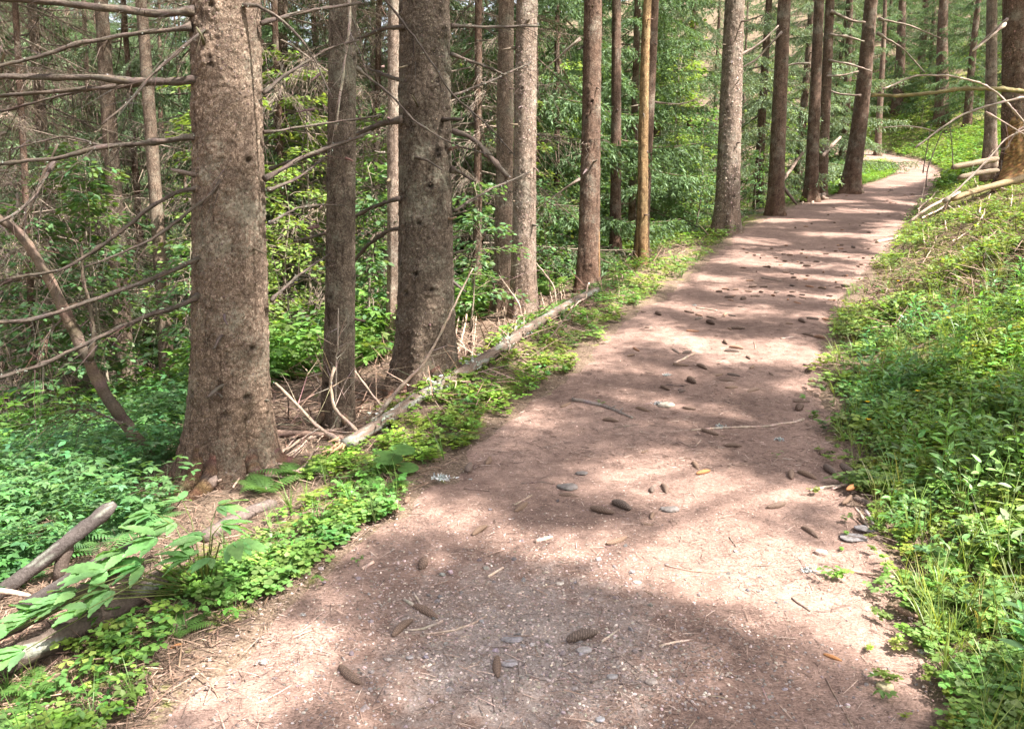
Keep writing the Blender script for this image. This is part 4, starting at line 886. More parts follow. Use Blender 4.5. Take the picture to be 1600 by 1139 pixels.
p, a, b = scat(12000, (1300, 1760), (8, 34)); k = (b > 0.05) & (RNG.random(len(p)) < smooth(0.44, 0.62, big(p, 0.7, 107))*0.8) & (b < 9); scatter_t(g, HERB, p[k], RNG.uniform(0.5, 1.1, k.sum()), tints(k.sum(), (0.17, 0.25, 0.06), 0.25, 0.1))
p, a, b = scat(12000, (1300, 1760), (28, 66)); k = (b > 0.1) & (big(p, 0.3, 108) > 0.34); scatter_t(g, HERB, p[k], RNG.uniform(1.2, 2.6, k.sum()), tints(k.sum(), (0.14, 0.235, 0.055), 0.25, 0.1))
tag(link('bank_ground_cover', g.mesh('bank_ground_cover', M['herb'])), 'low green carpet of small leafy herbs covering the bank right of the path', 'ground cover', kind='stuff')
g = Geo()
p, a, b = scat(1150, (1200, 1760), (2.2, 8)); k = (b > 0.25) & (RNG.random(len(p)) < smooth(0.40, 0.62, big(p, 0.9, 109))); scatter_t(g, UPR, p[k], RNG.uniform(0.6, 1.15, k.sum()), patch(p[k], tints(k.sum(), (0.15, 0.275, 0.085), 0.22, 0.1)), 0.25)
tag(link('bank_herbs', g.mesh('bank_herbs', M['herb'])), 'taller pointed leaf herbs growing thickly on the right bank', 'herbs', kind='stuff')
# left verge
g = Geo()
p, a, b = scat(30000, (-150, 1320), (2.0, 12)); ed = a+0.6*(big(p, 2.2, 111)-0.5)
lim = np.where(p[:, 1] < 5.0, 0.62, 1.0); k = (ed > 0.06) & (a > -0.15) & (a < lim+0.3*(big(p, 3, 114)-0.5)) & (RNG.random(len(p)) < np.where(p[:, 1] > 5, 0.45, 0.08)+0.92*smooth(0.45, 0.60, big(p, 1.7, 113))); scatter_t(g, SORREL, p[k], RNG.uniform(0.7, 1.5, k.sum()), patch(p[k], tints(k.sum(), (0.165, 0.265, 0.06), 0.25, 0.1)))
p, a, b = scat(5200, (-150, 1320), (2.0, 14)); k = (a > 0.10) & (a < np.where(p[:, 1] < 5, 0.55, 0.8)) & (big(p, 1.3, 115) > 0.50) & (RNG.random(len(p)) < 0.6); scatter_t(g, HERB, p[k], RNG.uniform(0.35, 0.75, k.sum()), tints(k.sum(), (0.10, 0.205, 0.045), 0.2, 0.1))
p, a, b = scat(9000, (800, 1480), (11, 44)); k = (a > 0.05) & (a < 3) & (big(p, 0.8, 117) > 0.46) & (RNG.random(len(p)) < 0.7); scatter_t(g, HERB, p[k], RNG.uniform(0.6, 1.3, k.sum()), tints(k.sum(), (0.14, 0.225, 0.05), 0.22, 0.1))
p, a, b = scat(5000, (1290, 1440), (26, 44)); k = (a > 0.0) & (a < 4); scatter_t(g, HERB, p[k], RNG.uniform(0.7, 1.5, k.sum()), tints(k.sum(), (0.15, 0.26, 0.055), 0.2, 0.1))
p, a, b = scat(900, (0, 1320), (2.2, 16)); k = (a > 0.0) & (a < 0.8) & (big(p, 1.5, 119) > 0.5); scatter_t(g, GRASS, p[k], RNG.uniform(0.6, 1.2, k.sum()), tints(k.sum(), (0.11, 0.19, 0.045), 0.2, 0.1))
tag(link('verge_ground_cover', g.mesh('verge_ground_cover', M['herb'])), 'low green herbs and moss fringing the left edge of the path', 'ground cover', kind='stuff')
# leafy undergrowth of the left forest
g = Geo(); BIGH = [tmpl_herb(8, 0.085, 0.12, 0.5) for _ in range(3)]+[tmpl_upright(0.5, 16, 0.11), tmpl_fern(0.5, 6)]
p, a, b = scat(3400, (-200, 300), (3.6, 9.5)); k = (a > 1.55+0.6*(big(p, 1.0, 121)-0.5)) & (np.hypot(p[:, 0]-b1[0], p[:, 1]-b1[1]) > 0.75) & (big(p, 1.4, 122) > 0.40); scatter_t(g, BIGH, p[k], RNG.uniform(0.3, 0.72, k.sum()), tints(k.sum(), (0.105, 0.215, 0.08), 0.22, 0.1))
p, a, b = scat(9000, (-200, 1300), (8, 36)); k = (a > 2.4) & (big(p, 0.5, 123) > 0.40); scatter_t(g, BIGH, p[k], RNG.uniform(0.6, 1.4, k.sum()), tints(k.sum(), (0.115, 0.215, 0.05), 0.25, 0.1))
tag(link('leafy_undergrowth', g.mesh('leafy_undergrowth', M['leaf'])), 'knee high leafy undergrowth covering the forest floor left of the trunks', 'undergrowth', kind='stuff')

# forest litter: needles on the path, twigs and dead stuff on the banks
NE = np.array([(0, -0.5, 0), (0.5, -0.5, 0.03), (1, -0.2, 0), (1, 0.2, 0), (0.5, 0.5, 0.03), (0, 0.5, 0)]); NF = [(0, 1, 4, 5), (1, 2, 3, 4)]
PAL = np.array([(0.42, 0.30, 0.235), (0.33, 0.22, 0.17), (0.22, 0.15, 0.118), (0.10, 0.07, 0.06), (0.48, 0.36, 0.29), (0.28, 0.185, 0.14), (0.15, 0.105, 0.085)])
def litter(g, p, lmin, lmax, wd, lift=0.004, tilt=0.12, pal=PAL):
    n = len(p); D = rz_dirs(n, 0, tilt); R = frames(D, spin=RNG.normal(0, 0.5, n)); l = RNG.uniform(lmin, lmax, n)
    R = R*np.stack([l, wd*RNG.uniform(0.7, 1.5, n), l], -1)[:, None, :]
    inst(g, NE, NF, R, p+np.stack([0*l, 0*l, lift*(0.4+RNG.random(n))], -1), 1.0, tints(n, (1, 1, 1), 0.18, 0.04)*pal[RNG.integers(len(pal), size=n)])
g = Geo()
p, a, b = scat(110000, (100, 1600), (2.3, 7.5)); k = np.maximum(a, b) < 0.05; k &= RNG.random(len(p)) < 0.25+0.75*smooth(0.40, 0.58, fbm(p[:, 0]*2.2, p[:, 1]*2.2, 3, 141)); litter(g, p[k], 0.010, 0.030, 0.0016, 0.005, 0.15)
p, a, b = scat(16000, (500, 1550), (5, 16)); k = np.maximum(a, b) < 0.05; litter(g, p[k], 0.03, 0.075, 0.0035, 0.006)
p, a, b = scat(2600, (100, 1600), (2.3, 9)); k = np.maximum(a, b) < 0.1; litter(g, p[k], 0.05, 0.14, 0.0028, 0.006, 0.06)
tag(link('needle_litter', g.mesh('needle_litter', M['litter'])), 'brown spruce needles and bark crumbs strewn over the path', 'needle litter', kind='stuff')
g = Geo(); PB = PAL*np.array([0.72, 0.68, 0.62])
p, a, b = scat(34000, (-150, 1300), (2.2, 9)); k = (a > 0.0) & (a < 3.2); litter(g, p[k], 0.03, 0.16, 0.004, 0.015, 0.25, PB)
p, a, b = scat(16000, (1100, 1760), (2.2, 9)); k = (b > 0.0); litter(g, p[k], 0.02, 0.09, 0.003, 0.012, 0.25, PB*1.15)
p, a, b = scat(9000, (1330, 1700), (8, 24)); k = (b > 0.2); litter(g, p[k], 0.08, 0.4, 0.008, 0.04, 0.35, PB*1.0)
p, a, b = scat(9000, (300, 1150), (6, 18)); k = (a > 0.2) & (a < 3.5); litter(g, p[k], 0.08, 0.45, 0.008, 0.04, 0.35, PB*1.15)
tag(link('twig_litter', g.mesh('twig_litter', M['litter'])), 'dry twigs and dead needles littering both banks', 'twig litter', kind='stuff')
# little stones and chips in the worn middle
ico_v = nrm(np.array([(0, 1, 1.6), (0, -1, 1.6), (0, 1, -1.6), (0, -1, -1.6), (1, 1.6, 0), (-1, 1.6, 0), (1, -1.6, 0), (-1, -1.6, 0), (1.6, 0, 1), (-1.6, 0, 1), (1.6, 0, -1), (-1.6, 0, -1)], float))
ico_f = []
for i in range(12):
    for j in range(i+1, 12):
        for k in range(j+1, 12):
            e = [np.linalg.norm(ico_v[x]-ico_v[y]) for x, y in ((i, j), (j, k), (i, k))]
            if max(e) < 1.2:
                nn = np.cross(ico_v[j]-ico_v[i], ico_v[k]-ico_v[i]); ico_f.append((i, j, k) if nn@ico_v[i] > 0 else (i, k, j))
g = Geo()
def chips(px, py, sx, sy, n, s0, s1, col):
    P = on_path(RNG.normal(px, sx, n), np.minimum(RNG.normal(py, sy, n), 1300))
    for q in range(5):
        m = slice(q*n//5, (q+1)*n//5); c = m.stop-m.start
        tv = ico_v*(1+RNG.normal(0, 0.18, (12, 1)))*np.array([1, RNG.uniform(0.6, 0.9), 0.5]); inst(g, tv, ico_f, frames(rz_dirs(c)), P[m], RNG.uniform(s0, s1, c)*0.5, tints(c, np.array(col)*np.array([0.8, 0.76, 0.72]), 0.35, 0.04))
chips(770, 930, 140, 60, 3200, 0.007, 0.019, (0.38, 0.31, 0.28)); chips(900, 1040, 180, 50, 2300, 0.007, 0.021, (0.34, 0.29, 0.27)); chips(1000, 900, 230, 90, 1500, 0.005, 0.014, (0.42, 0.33, 0.29))
chips(800, 1090, 350, 60, 1500, 0.006, 0.02, (0.30, 0.26, 0.25)); chips(900, 760, 220, 110, 1400, 0.006, 0.016, (0.40, 0.31, 0.27)); chips(850, 980, 200, 80, 80, 0.02, 0.045, (0.27, 0.24, 0.25))
tag(link('gravel', g.mesh('gravel', M['stone'], shade=False)), 'pale gravel and wood chips showing in the worn middle of the path', 'gravel', kind='stuff')

# ------------------------------------------------------------------ spruce cones
def cone_mesh(kind):
    nt_, nth = 70, 36; t = np.linspace(0, 1, nt_); th = np.arange(nth)/nth*2*pi; T_, TH = np.meshgrid(t, th, indexing='ij')
    prof_ = np.sin(pi*np.clip(T_, 0.0, 1)**0.85)**0.5; R = {0: 0.125, 1: 0.15, 2: 0.115, 3: 0.19}[kind]*prof_
    rows = {0: 17, 1: 13, 2: 19, 3: 10}[kind]; ph = T_*rows+TH/(2*pi)*3; row = np.floor(ph); fr = ph-row
    a = np.abs(((TH*6/(2*pi)+row*0.5) % 1)-0.5)*2
    sc = (1-fr)*0.0+fr**1.5; bumpv = sc*(1-0.6*a**2); op = {0: 0.16, 1: 0.26, 2: 0.12, 3: 0.32}[kind]
    R = R*(1+op*(bumpv-0.4))*(T_ < 0.999)
    bend = 0.05*np.sin(T_*pi)
    v = np.stack([T_-0.5, R*np.cos(TH)+bend, R*np.sin(TH)], -1).reshape(-1, 3)
    i = np.arange(nt_-1)[:, None]*nth; j = np.arange(nth)[None]; k = (j+1) % nth
    f = np.stack([i+j, i+k, i+nth+k, i+nth+j], -1).reshape(-1, 4)
    base = {0: (0.20, 0.135, 0.10), 1: (0.17, 0.125, 0.10), 2: (0.25, 0.165, 0.115), 3: (0.15, 0.10, 0.075)}[kind]
    c = np.array(base)*(0.45+1.0*bumpv)[..., None]; return Geo().add(v, f, c.reshape(-1, 3))
CONE = [cone_mesh(k) for k in range(4)]; CM = [c.mesh('spruce_cone', M['cone']) for c in CONE]
CRAD = [0.125, 0.15, 0.115, 0.17]
g = Geo().merge(CONE[2], cm=np.array([1.9, 1.35, 0.8])); CM.append(g.mesh('spruce_cone', M['cone'])); CRAD.append(0.115)
for q_, m_ in ((0, (1.7, 1.5, 1.35)), (2, (1.5, 1.2, 1.05)), (1, (1.35, 1.25, 1.2))):
    CM.append(Geo().merge(CONE[q_], cm=np.array(m_)).mesh('spruce_cone', M['cone'])); CRAD.append(CRAD[q_])
def cone(x1, y1, x2, y2, kind, label, group=None, L=None):
    A, B = on_path(np.array([x1, x2], float), np.array([y1, y2], float)); d = B-A; l = np.linalg.norm(d) if L is None else L
    l = min(max(l, 0.05), 0.15); m = (A+B)/2; r = CRAD[kind]*l
    if np.linalg.norm(d) < 0.02: d = np.array([0.15, 1, 0.0])
    d = d/np.linalg.norm(d); s_ = float(np.hypot(d[0], d[1])); z = float(gz(m[0], m[1]))
    o = link('spruce_cone', CM[kind], None, (m[0], m[1], z+r*(0.72-0.75*RNG.random()**2.5)), (RNG.random()*6, -math.asin(max(-.3, min(.3, d[2]))), math.atan2(d[1], d[0])), l)
    return tag(o, label, 'cone', group)
NEAR = [(528, 1040, 567, 1074, 0, 'fat grey brown spruce cone, nearest to the bottom edge, left of the middle'), (883, 1006, 937, 992, 1, 'large pale brown cone lying sideways on gravel at the front of the path'), (777, 1028, 778, 1062, 0, 'cone pointing at the viewer beside grey stones near the bottom'),
 (613, 996, 645, 970, 0, 'brown cone slanting up to the right beside thin forked sticks in front'), (643, 946, 687, 970, 0, 'dark cone at the end of a pale stick left of the gravel'), (657, 892, 664, 874, 3, 'short dark open cone stub standing alone left of the gravel'), (803, 801, 824, 785, 2, 'pale reddish cone half sunk in the path with a twig across it'),
 (947, 852, 980, 841, 2, 'pink brown slim cone lying alone in a sunny patch'), (738, 838, 762, 823, 2, 'faint pale cone half buried in litter left of the path middle'), (873, 774, 904, 776, 0, 'grey cone lying against a flat grey stone'), (922, 796, 960, 805, 0, 'left one of two long grey cones lying side by side'),
 (953, 785, 990, 801, 1, 'right one of two long grey cones lying side by side'), (1018, 771, 1020, 762, 1, 'stubby cone seen end on next to an upright dark cone'), (1033, 754, 1043, 775, 0, 'dark cone standing lengthways next to a stubby end on cone'), (1017, 812, 1021, 802, 2, 'small brown cone piece above a lighter cone piece'),
 (1002, 818, 1022, 821, 2, 'small light cone piece below a darker cone piece'), (1088, 742, 1110, 737, 4, 'bright orange cone catching the sun in the middle of the path'), (1078, 716, 1096, 740, 2, 'pale brown cone touching the bright orange one'), (1002, 708, 1013, 704, 2, 'small brown cone left of the orange one, alone'),
 (941, 657, 967, 660, 0, 'grey cone alone below the knobbly twig'), (876, 637, 892, 630, 2, 'reddish cone next to the thick end of the knobbly twig'), (993, 637, 1016, 644, 2, 'reddish brown cone right of the knobbly twig'), (1066, 638, 1088, 641, 0, 'dark cone right of the pale flat stone'),
 (1093, 672, 1126, 683, 0, 'dark cone at the left end of the long curved stick'), (1132, 698, 1160, 699, 0, 'thick grey cone below the long curved stick'), (1236, 753, 1238, 734, 0, 'upright little cone left of a long lit cone on the right'), (1244, 737, 1278, 751, 2, 'long lit brown cone with an orange tip on the right side of the path'),
 (1285, 728, 1309, 746, 1, 'left one of two dark cones lying together at the right edge'), (1311, 733, 1341, 751, 1, 'right one of two dark cones lying together at the right edge'), (1282, 712, 1294, 705, 3, 'short dark cone above two dark cones at the right edge'), (1198, 795, 1228, 788, 0, 'dark curved cone alone in the shade, right of the path middle'),
 (1318, 774, 1349, 766, 4, 'rusty red cone at the right edge above a grey cone'), (1332, 783, 1364, 797, 1, 'grey cone touching the green bank under a rusty red cone'), (1316, 789, 1330, 776, 2, 'light brown cone wedged between the rusty cone and the grey one'), (1252, 824, 1278, 841, 0, 'dark cone beside flat slates at the right edge'),
 (1395, 953, 1438, 974, 2, 'long pinkish cone at the foot of the right bank in bright sun'), (1286, 1022, 1316, 1033, 4, 'small vivid orange cone at the lower right'), (1239, 628, 1266, 629, 0, 'slim dark cone on the right, above the end of the curved stick'), (1246, 643, 1254, 636, 3, 'dark cone stub just below a slim dark cone on the right'),
 (730, 740, 736, 725, 1, 'upright cone beside white lichen at the left path edge'), (759, 729, 766, 714, 2, 'small round cone a little right of the white lichen'), (632, 785, 640, 770, 2, 'brown cone at the left path edge beside a green leaf'), (264, 1014, 287, 1006, 4, 'rusty cone lying among green herbs at the lower left'),
 (828, 602, 846, 600, 0, 'dark cone on the left edge of the path among green herbs'), (1120, 594, 1154, 597, 0, 'long dark cone, lowest of four lying together mid path'), (1136, 585, 1157, 589, 1, 'dark cone, topmost of four lying together mid path'), (1133, 607, 1154, 606, 2, 'thin cone lying just below a long dark cone mid path'), (1118, 588, 1130, 585, 2, 'pale little cone left end of the four cones together mid path'),
 (1167, 613, 1187, 608, 0, 'single brown cone right of the four cones mid path'), (1088, 571, 1106, 579, 0, 'short thick cone left of the four cones mid path'), (1049, 545, 1062, 553, 1, 'left cone of a dark pair lying in the shade mid path'), (1066, 553, 1081, 550, 1, 'right cone of a dark pair lying in the shade mid path'),
 (1051, 570, 1077, 573, 2, 'slim cone lying under a pale forked twig mid path'), (1073, 591, 1090, 603, 3, 'dark ragged cone lying at the right end of a small twig'), (1032, 605, 1047, 611, 0, 'dark cone at the left end of a small twig'), (1061, 614, 1071, 611, 1, 'round cone below the small twig mid path')]
for c in NEAR: cone(*c)
MIDC = [(1130, 531, 1138, 541), (1139, 543, 1162, 546), (1131, 549, 1156, 550), (1072, 518, 1093, 519), (1137, 513, 1143, 516), (1142, 514, 1165, 515), (1166, 558, 1172, 562), (1253, 522, 1274, 527), (1270, 526, 1292, 529), (1260, 498, 1280, 500), (1282, 499, 1304, 501), (1227, 506, 1240, 507), (1244, 500, 1262, 507),
 (1103, 504, 1118, 509), (1103, 495, 1120, 499), (1130, 497, 1137, 490), (1138, 493, 1150, 495), (988, 543, 1001, 551), (980, 558, 993, 555), (1001, 487, 1010, 488), (1025, 490, 1033, 494), (1069, 487, 1085, 490), (1087, 492, 1098, 495), (1153, 480, 1162, 481), (1240, 472, 1252, 475), (1246, 464, 1262, 468), (1168, 450, 1185, 448), (1156, 470, 1168, 466),
 (1170, 464, 1190, 463), (1137, 469, 1147, 471), (1278, 595, 1290, 593), (1262, 595, 1275, 598), (1172, 577, 1178, 572), (1255, 570, 1262, 573), (1259, 582, 1266, 576), (1202, 583, 1208, 587), (1290, 470, 1310, 468), (1310, 448, 1332, 452), (1255, 447, 1275, 450), (1276, 450, 1293, 453), (1228, 462, 1245, 465), (1007, 513, 1015, 513), (1116, 526, 1122, 525), (1115, 533, 1121, 532), (1086, 500, 1098, 497)]
for i, c in enumerate(MIDC): cone(*c, [0, 5, 1, 6, 2, 7, 3][i % 7], 'little brown spruce cone scattered across the striped middle stretch of the path', 'cones on the middle stretch of the path')
nf = 0
for i in range(600):
    py = r2.uniform(292, 470) if i % 3 else r2.uniform(380, 470); l_ = np.interp(py, TAB[::-1, 0], TAB[::-1, 2]); rr = np.interp(py, TAB[::-1, 0], TAB[::-1, 3]); u = r2.beta(2.0, 1.4); px = l_+(rr-l_)*(0.06+0.9*u)
    q = on_path(np.array([px]), np.array([py]))[0]; a = r2.random()*6.28; L = r2.uniform(0.08, 0.13)
    if q[1] > 32: continue
    o = link('spruce_cone', CM[[0, 5, 6, 2, 7, 3, 1][nf % 7]], None, (q[0], q[1], q[2]+0.012), (r2.random()*6, 0, a), L); tag(o, 'tiny dark spruce cone on the far stretch of the path, one of many alike', 'cone', 'cones on the far stretch of the path'); nf += 1
    if nf >= 100: break

# ------------------------------------------------------------------ sticks, stones and lichen on the path
def stick(pl, w0, w1, label, tint=(0.30, 0.22, 0.17), lift=0.6, name='stick', cat='stick', step=0.03, n=7, group=None, wob=0.003, extra=None):
    pl = np.array(pl, float); P = on_path(pl[:, 0], pl[:, 1]); base = P[0].copy(); P = resample(P, step, wob); dd = P[:, 1]
    rad = np.linspace(w0, w1, len(P))/2/F*dd; P[:, 2] = gz(P[:, 0], P[:, 1])+rad*lift
    rad = rad*(1+0.25*(RNG.random(len(P))-0.5)); g = tube(P, rad, n, 0.12, tints(len(P), tint, 0.15, 0.04).repeat(n, 0))
    for e in extra or ():
        i = int(e[0]*(len(P)-1)); q = P[i]; v = np.array(e[1:4]); tube(np.array([q, q+v*0.5+RNG.normal(0, 0.004, 3), q+v]), [rad[i]*0.7, rad[i]*0.55, rad[i]*0.3], 5, 0.1, tint, g=g)
    return tag(link(name, g.mesh(name, M['dead'], base), None, tuple(base)), label, cat, group)
stick([(1080, 673), (1130, 670), (1200, 668), (1240, 662), (1259, 656)], 3.5, 4.5, 'long curved pale stick lying across the path', (0.40, 0.30, 0.23))
stick([(894, 626), (915, 629), (938, 634), (960, 642), (988, 654)], 7, 4, 'knobbly grey twig with lichen lying on the path', (0.22, 0.18, 0.155), extra=[(0.75, 0.03, 0.02, 0.03), (0.85, -0.02, 0.03, 0.02), (0.6, 0.03, -0.02, 0.03)])
stick([(662, 992), (700, 988), (735, 978), (759, 964)], 4, 4, 'bowed bare stick lying beside the cones in front', (0.33, 0.25, 0.20)); stick([(636, 985), (662, 984), (690, 972)], 3.5, 5, 'straight pale stick above the bowed bare stick', (0.38, 0.30, 0.24))
stick([(630, 937), (645, 944), (655, 952)], 5, 6, 'pale broken stick attached to the dark cone in front', (0.42, 0.34, 0.28)); stick([(646, 926), (655, 940), (660, 948)], 4, 4, 'short forked stick just above the pale broken stick', (0.36, 0.28, 0.23))
stick([(566, 890), (583, 879)], 5, 5, 'flat pale wood chip lying on the left side of the path', (0.60, 0.45, 0.34)); stick([(763, 902), (785, 888)], 4.5, 4, 'short pale stick above the gravel', (0.55, 0.42, 0.32)); stick([(837, 848), (865, 840)], 7, 6, 'short pale peeled piece of wood in a sunny patch', (0.58, 0.44, 0.35))
stick([(803, 790), (818, 782), (830, 774)], 3, 2.5, 'thin twig resting on the half sunk cone', (0.32, 0.23, 0.17)); stick([(815, 756), (850, 753), (868, 758)], 2.5, 2, 'thin dark wiry twig left of the flat grey stone', (0.15, 0.11, 0.09)); stick([(725, 764), (765, 768)], 2.5, 2, 'thin dark twig on the left side of the path', (0.2, 0.14, 0.11))
stick([(1040, 884), (1075, 892), (1120, 897)], 3, 2, 'thin brown twig on the bright sunny band', (0.3, 0.2, 0.15)); stick([(1237, 935), (1250, 947), (1265, 955)], 3.5, 3, 'dark bent twig on the right side of the sunny band', (0.14, 0.1, 0.08)); stick([(1265, 768), (1300, 760), (1325, 757)], 5, 4, 'pale stripped stick near the right edge of the path', (0.6, 0.46, 0.36))
stick([(1300, 765), (1325, 755)], 4, 3, 'second pale stick crossing the stripped stick at the right edge', (0.55, 0.42, 0.33)); stick([(1336, 795), (1350, 812), (1360, 830)], 5, 4, 'brown stick slanting down from the grey cone at the right edge', (0.35, 0.26, 0.2)); stick([(1352, 800), (1364, 820)], 7, 5, 'short grey stick beside the brown slanting stick', (0.26, 0.22, 0.2))
stick([(1325, 892), (1360, 897), (1395, 905)], 5, 6, 'half buried brown stick on the bright right edge', (0.4, 0.28, 0.2)); stick([(620, 800), (623, 770)], 6, 5, 'upright looking brown stick at the left path edge beside a cone', (0.42, 0.3, 0.22)); stick([(1140, 840), (1150, 855)], 3, 2, 'tiny twig in the shade right of the path middle', (0.2, 0.15, 0.12))
stick([(1055, 568), (1070, 560), (1083, 553)], 3.5, 3, 'pale forked twig lying over a slim cone mid path', (0.55, 0.42, 0.32), extra=[(0.5, 0.06, 0.1, 0.02)]); stick([(1088, 482), (1105, 484), (1120, 486)], 3, 2.5, 'thin stick among the cones on the striped stretch', (0.36, 0.27, 0.21)); stick([(1178, 535), (1180, 546)], 2, 1.5, 'tiny twig in the brightest sunny stripe', (0.3, 0.2, 0.15))
stick([(1220, 530), (1240, 527)], 2.5, 2, 'short pale stick on the right of the striped stretch', (0.5, 0.38, 0.3)); stick([(960, 668), (1000, 664)], 2, 1.5, 'hair thin twig under the grey cone', (0.2, 0.15, 0.12)); stick([(1060, 610), (1072, 604), (1040, 602)], 2.5, 2, 'small dark twig joining two dark cones mid path', (0.15, 0.11, 0.09))
stick([(1095, 688), (1085, 700), (1060, 690)], 2, 2, 'thin looped twig above the pale brown cone', (0.3, 0.22, 0.17)); stick([(290, 1050), (330, 1065), (345, 1090)], 3, 2, 'curved thin twig on the sunny lower left of the path', (0.33, 0.22, 0.16)); stick([(400, 1100), (430, 1088), (458, 1070)], 3, 2, 'thin pale twig at the bottom left of the path', (0.5, 0.38, 0.3))
stick([(1030, 1010), (1060, 1003), (1080, 1000)], 4, 3.5, 'pale stick right of the large cone in front', (0.55, 0.42, 0.33)); stick([(940, 1004), (955, 992), (965, 982)], 5, 3, 'light stick propped beside the large cone in front', (0.48, 0.37, 0.3)); stick([(1290, 1060), (1310, 1100), (1330, 1135)], 3, 2, 'long thin root like twig at the lower right of the path', (0.3, 0.21, 0.16))
stick([(1370, 380), (1395, 375), (1412, 370)], 5, 4, 'pale stick at the right edge of the upper path', (0.42, 0.33, 0.26)); stick([(1190, 435), (1222, 440)], 2.5, 2, 'thin twig across the upper striped stretch', (0.24, 0.18, 0.14))

def stone(px, py, wpx, hr, label, col=(0.20, 0.185, 0.18), yr=0.8, rz=0.0, name='stone'):
    P = on_path(np.array([px]), np.array([py]))[0]; r = wpx/2/F*P[1]; n1, n2 = 14, 20
    ph, th = np.meshgrid(np.linspace(-pi/2, pi/2, n1), np.arange(n2)/n2*2*pi, indexing='ij')
    x = np.cos(ph)*np.cos(th); y = np.cos(ph)*np.sin(th); z = np.sin(ph); k = RNG.integers(100); R = r*(1+0.35*(fbm(x*1.6+z+k, y*1.6-z, 3, k)-0.5)*2)
    z = np.clip(z, -0.7, 0.55+0.15*x); v = np.stack([R*x, R*y*yr, R*z*hr], -1).reshape(-1, 3)@rot_z(rz).T
    i = np.arange(n1-1)[:, None]*n2; j = np.arange(n2)[None]; kk = (j+1) % n2; f = np.stack([i+j, i+kk, i+n2+kk, i+n2+j], -1).reshape(-1, 4)
    return tag(link(name, Geo().add(v, f, tints(len(v), np.array(col)*np.array([0.78, 0.73, 0.68]), 0.06, 0.02)).mesh(name, M['stone']), None, (P[0], P[1], P[2]+r*hr*0.25)), label, 'stone')
for s in ((886, 762, 34, 0.35, 'flat dark grey stone lying behind the grey cone'), (1046, 797, 28, 0.4, 'dark smooth stone right of the two long grey cones'), (1332, 840, 44, 0.18, 'flat grey slate at the right edge of the path', (0.30, 0.29, 0.30)), (1352, 826, 36, 0.2, 'grey slate leaning behind the flat slate', (0.26, 0.25, 0.26)),
          (908, 740, 22, 0.25, 'small grey stone flush with the path above the grey cone'), (800, 998, 36, 0.16, 'broad grey stone flush in the gravel in front', (0.29, 0.28, 0.30)), (796, 1036, 30, 0.16, 'pale grey stone beside the cone pointing at the viewer', (0.36, 0.34, 0.36)), (912, 1016, 26, 0.3, 'light grey stone under the large cone in front', (0.38, 0.36, 0.36)),
          (956, 1058, 20, 0.5, 'grey angular stone below the large cone', (0.36, 0.35, 0.36)), (1018, 1066, 22, 0.45, 'rounded stone right of the grey angular stone', (0.34, 0.30, 0.28)), (937, 1125, 18, 0.5, 'bluish grey stone at the bottom edge', (0.30, 0.31, 0.34)), (606, 1030, 13, 0.6, 'small pale stone right of the fat cone', (0.42, 0.38, 0.36)), (640, 1028, 14, 0.6, 'small grey stone beside the small pale stone', (0.30, 0.29, 0.30)),
          (1040, 634, 26, 0.4, 'pale flat stone in the middle of the shade', (0.50, 0.46, 0.40)), (874, 912, 14, 0.4, 'small white stone in the sunny gravel', (0.6, 0.55, 0.5)), (995, 910, 13, 0.4, 'whitish wood chip like stone on the sunny band', (0.6, 0.52, 0.45)), (1382, 1075, 26, 0.8, 'pale yellow crumpled lump at the lower right edge', (0.5, 0.46, 0.30)), (1283, 865, 20, 0.7, 'pinkish round stone at the right edge below the slates', (0.48, 0.38, 0.34))):
    stone(*s)
def lichen(px, py, wpx, label):
    P = on_path(np.array([px]), np.array([py]))[0]; r = wpx/2/F*P[1]; n = 90; g = Geo(); A = RNG.normal(0, 1, (n, 3))*np.array([r*0.33, r*0.25, r*0.10]); A[:, 2] = np.abs(A[:, 2]); D = rz_dirs(n, 0.3, 0.5)
    inst(g, LV*np.array([1, 0.7, 1]), LF, frames(D, spin=RNG.random(n)*6), A, RNG.uniform(0.18, 0.45, n)*r, tints(n, (0.42, 0.44, 0.42), 0.25, 0.03))
    tag(link('lichen_tuft', g.mesh('lichen_tuft', M['lichen']), None, (P[0], P[1], P[2]+0.004)), label, 'lichen')
for l in ((690, 750, 42, 'white lichen scrap at the left path edge'), (412, 1036, 22, 'pale lichen tuft at the lower left of the path'), (474, 962, 14, 'small lichen tuft left of the sunny patch'), (1188, 902, 12, 'small grey lichen tuft in the shade right of the sunny band'), (1186, 925, 10, 'tiny lichen tuft just below the small grey one'), (1262, 893, 32, 'broad grey lichen scrap on the right of the path'),
          (1042, 587, 18, 'greenish lichen scrap mid path left of the dark cones'), (1028, 632, 22, 'grey lichen beside the pale flat stone'), (1125, 668, 20, 'lichen scrap on the long curved stick'), (1085, 478, 10, 'lichen scrap at the left of the cone cluster'), (1217, 688, 20, 'faint lichen patch under the right end of the curved stick'), (735, 750, 8, 'tiny lichen flake beside the white lichen scrap'), (1440, 1020, 20, 'pale lichen scrap at the foot of the right bank')):
    lichen(*l)

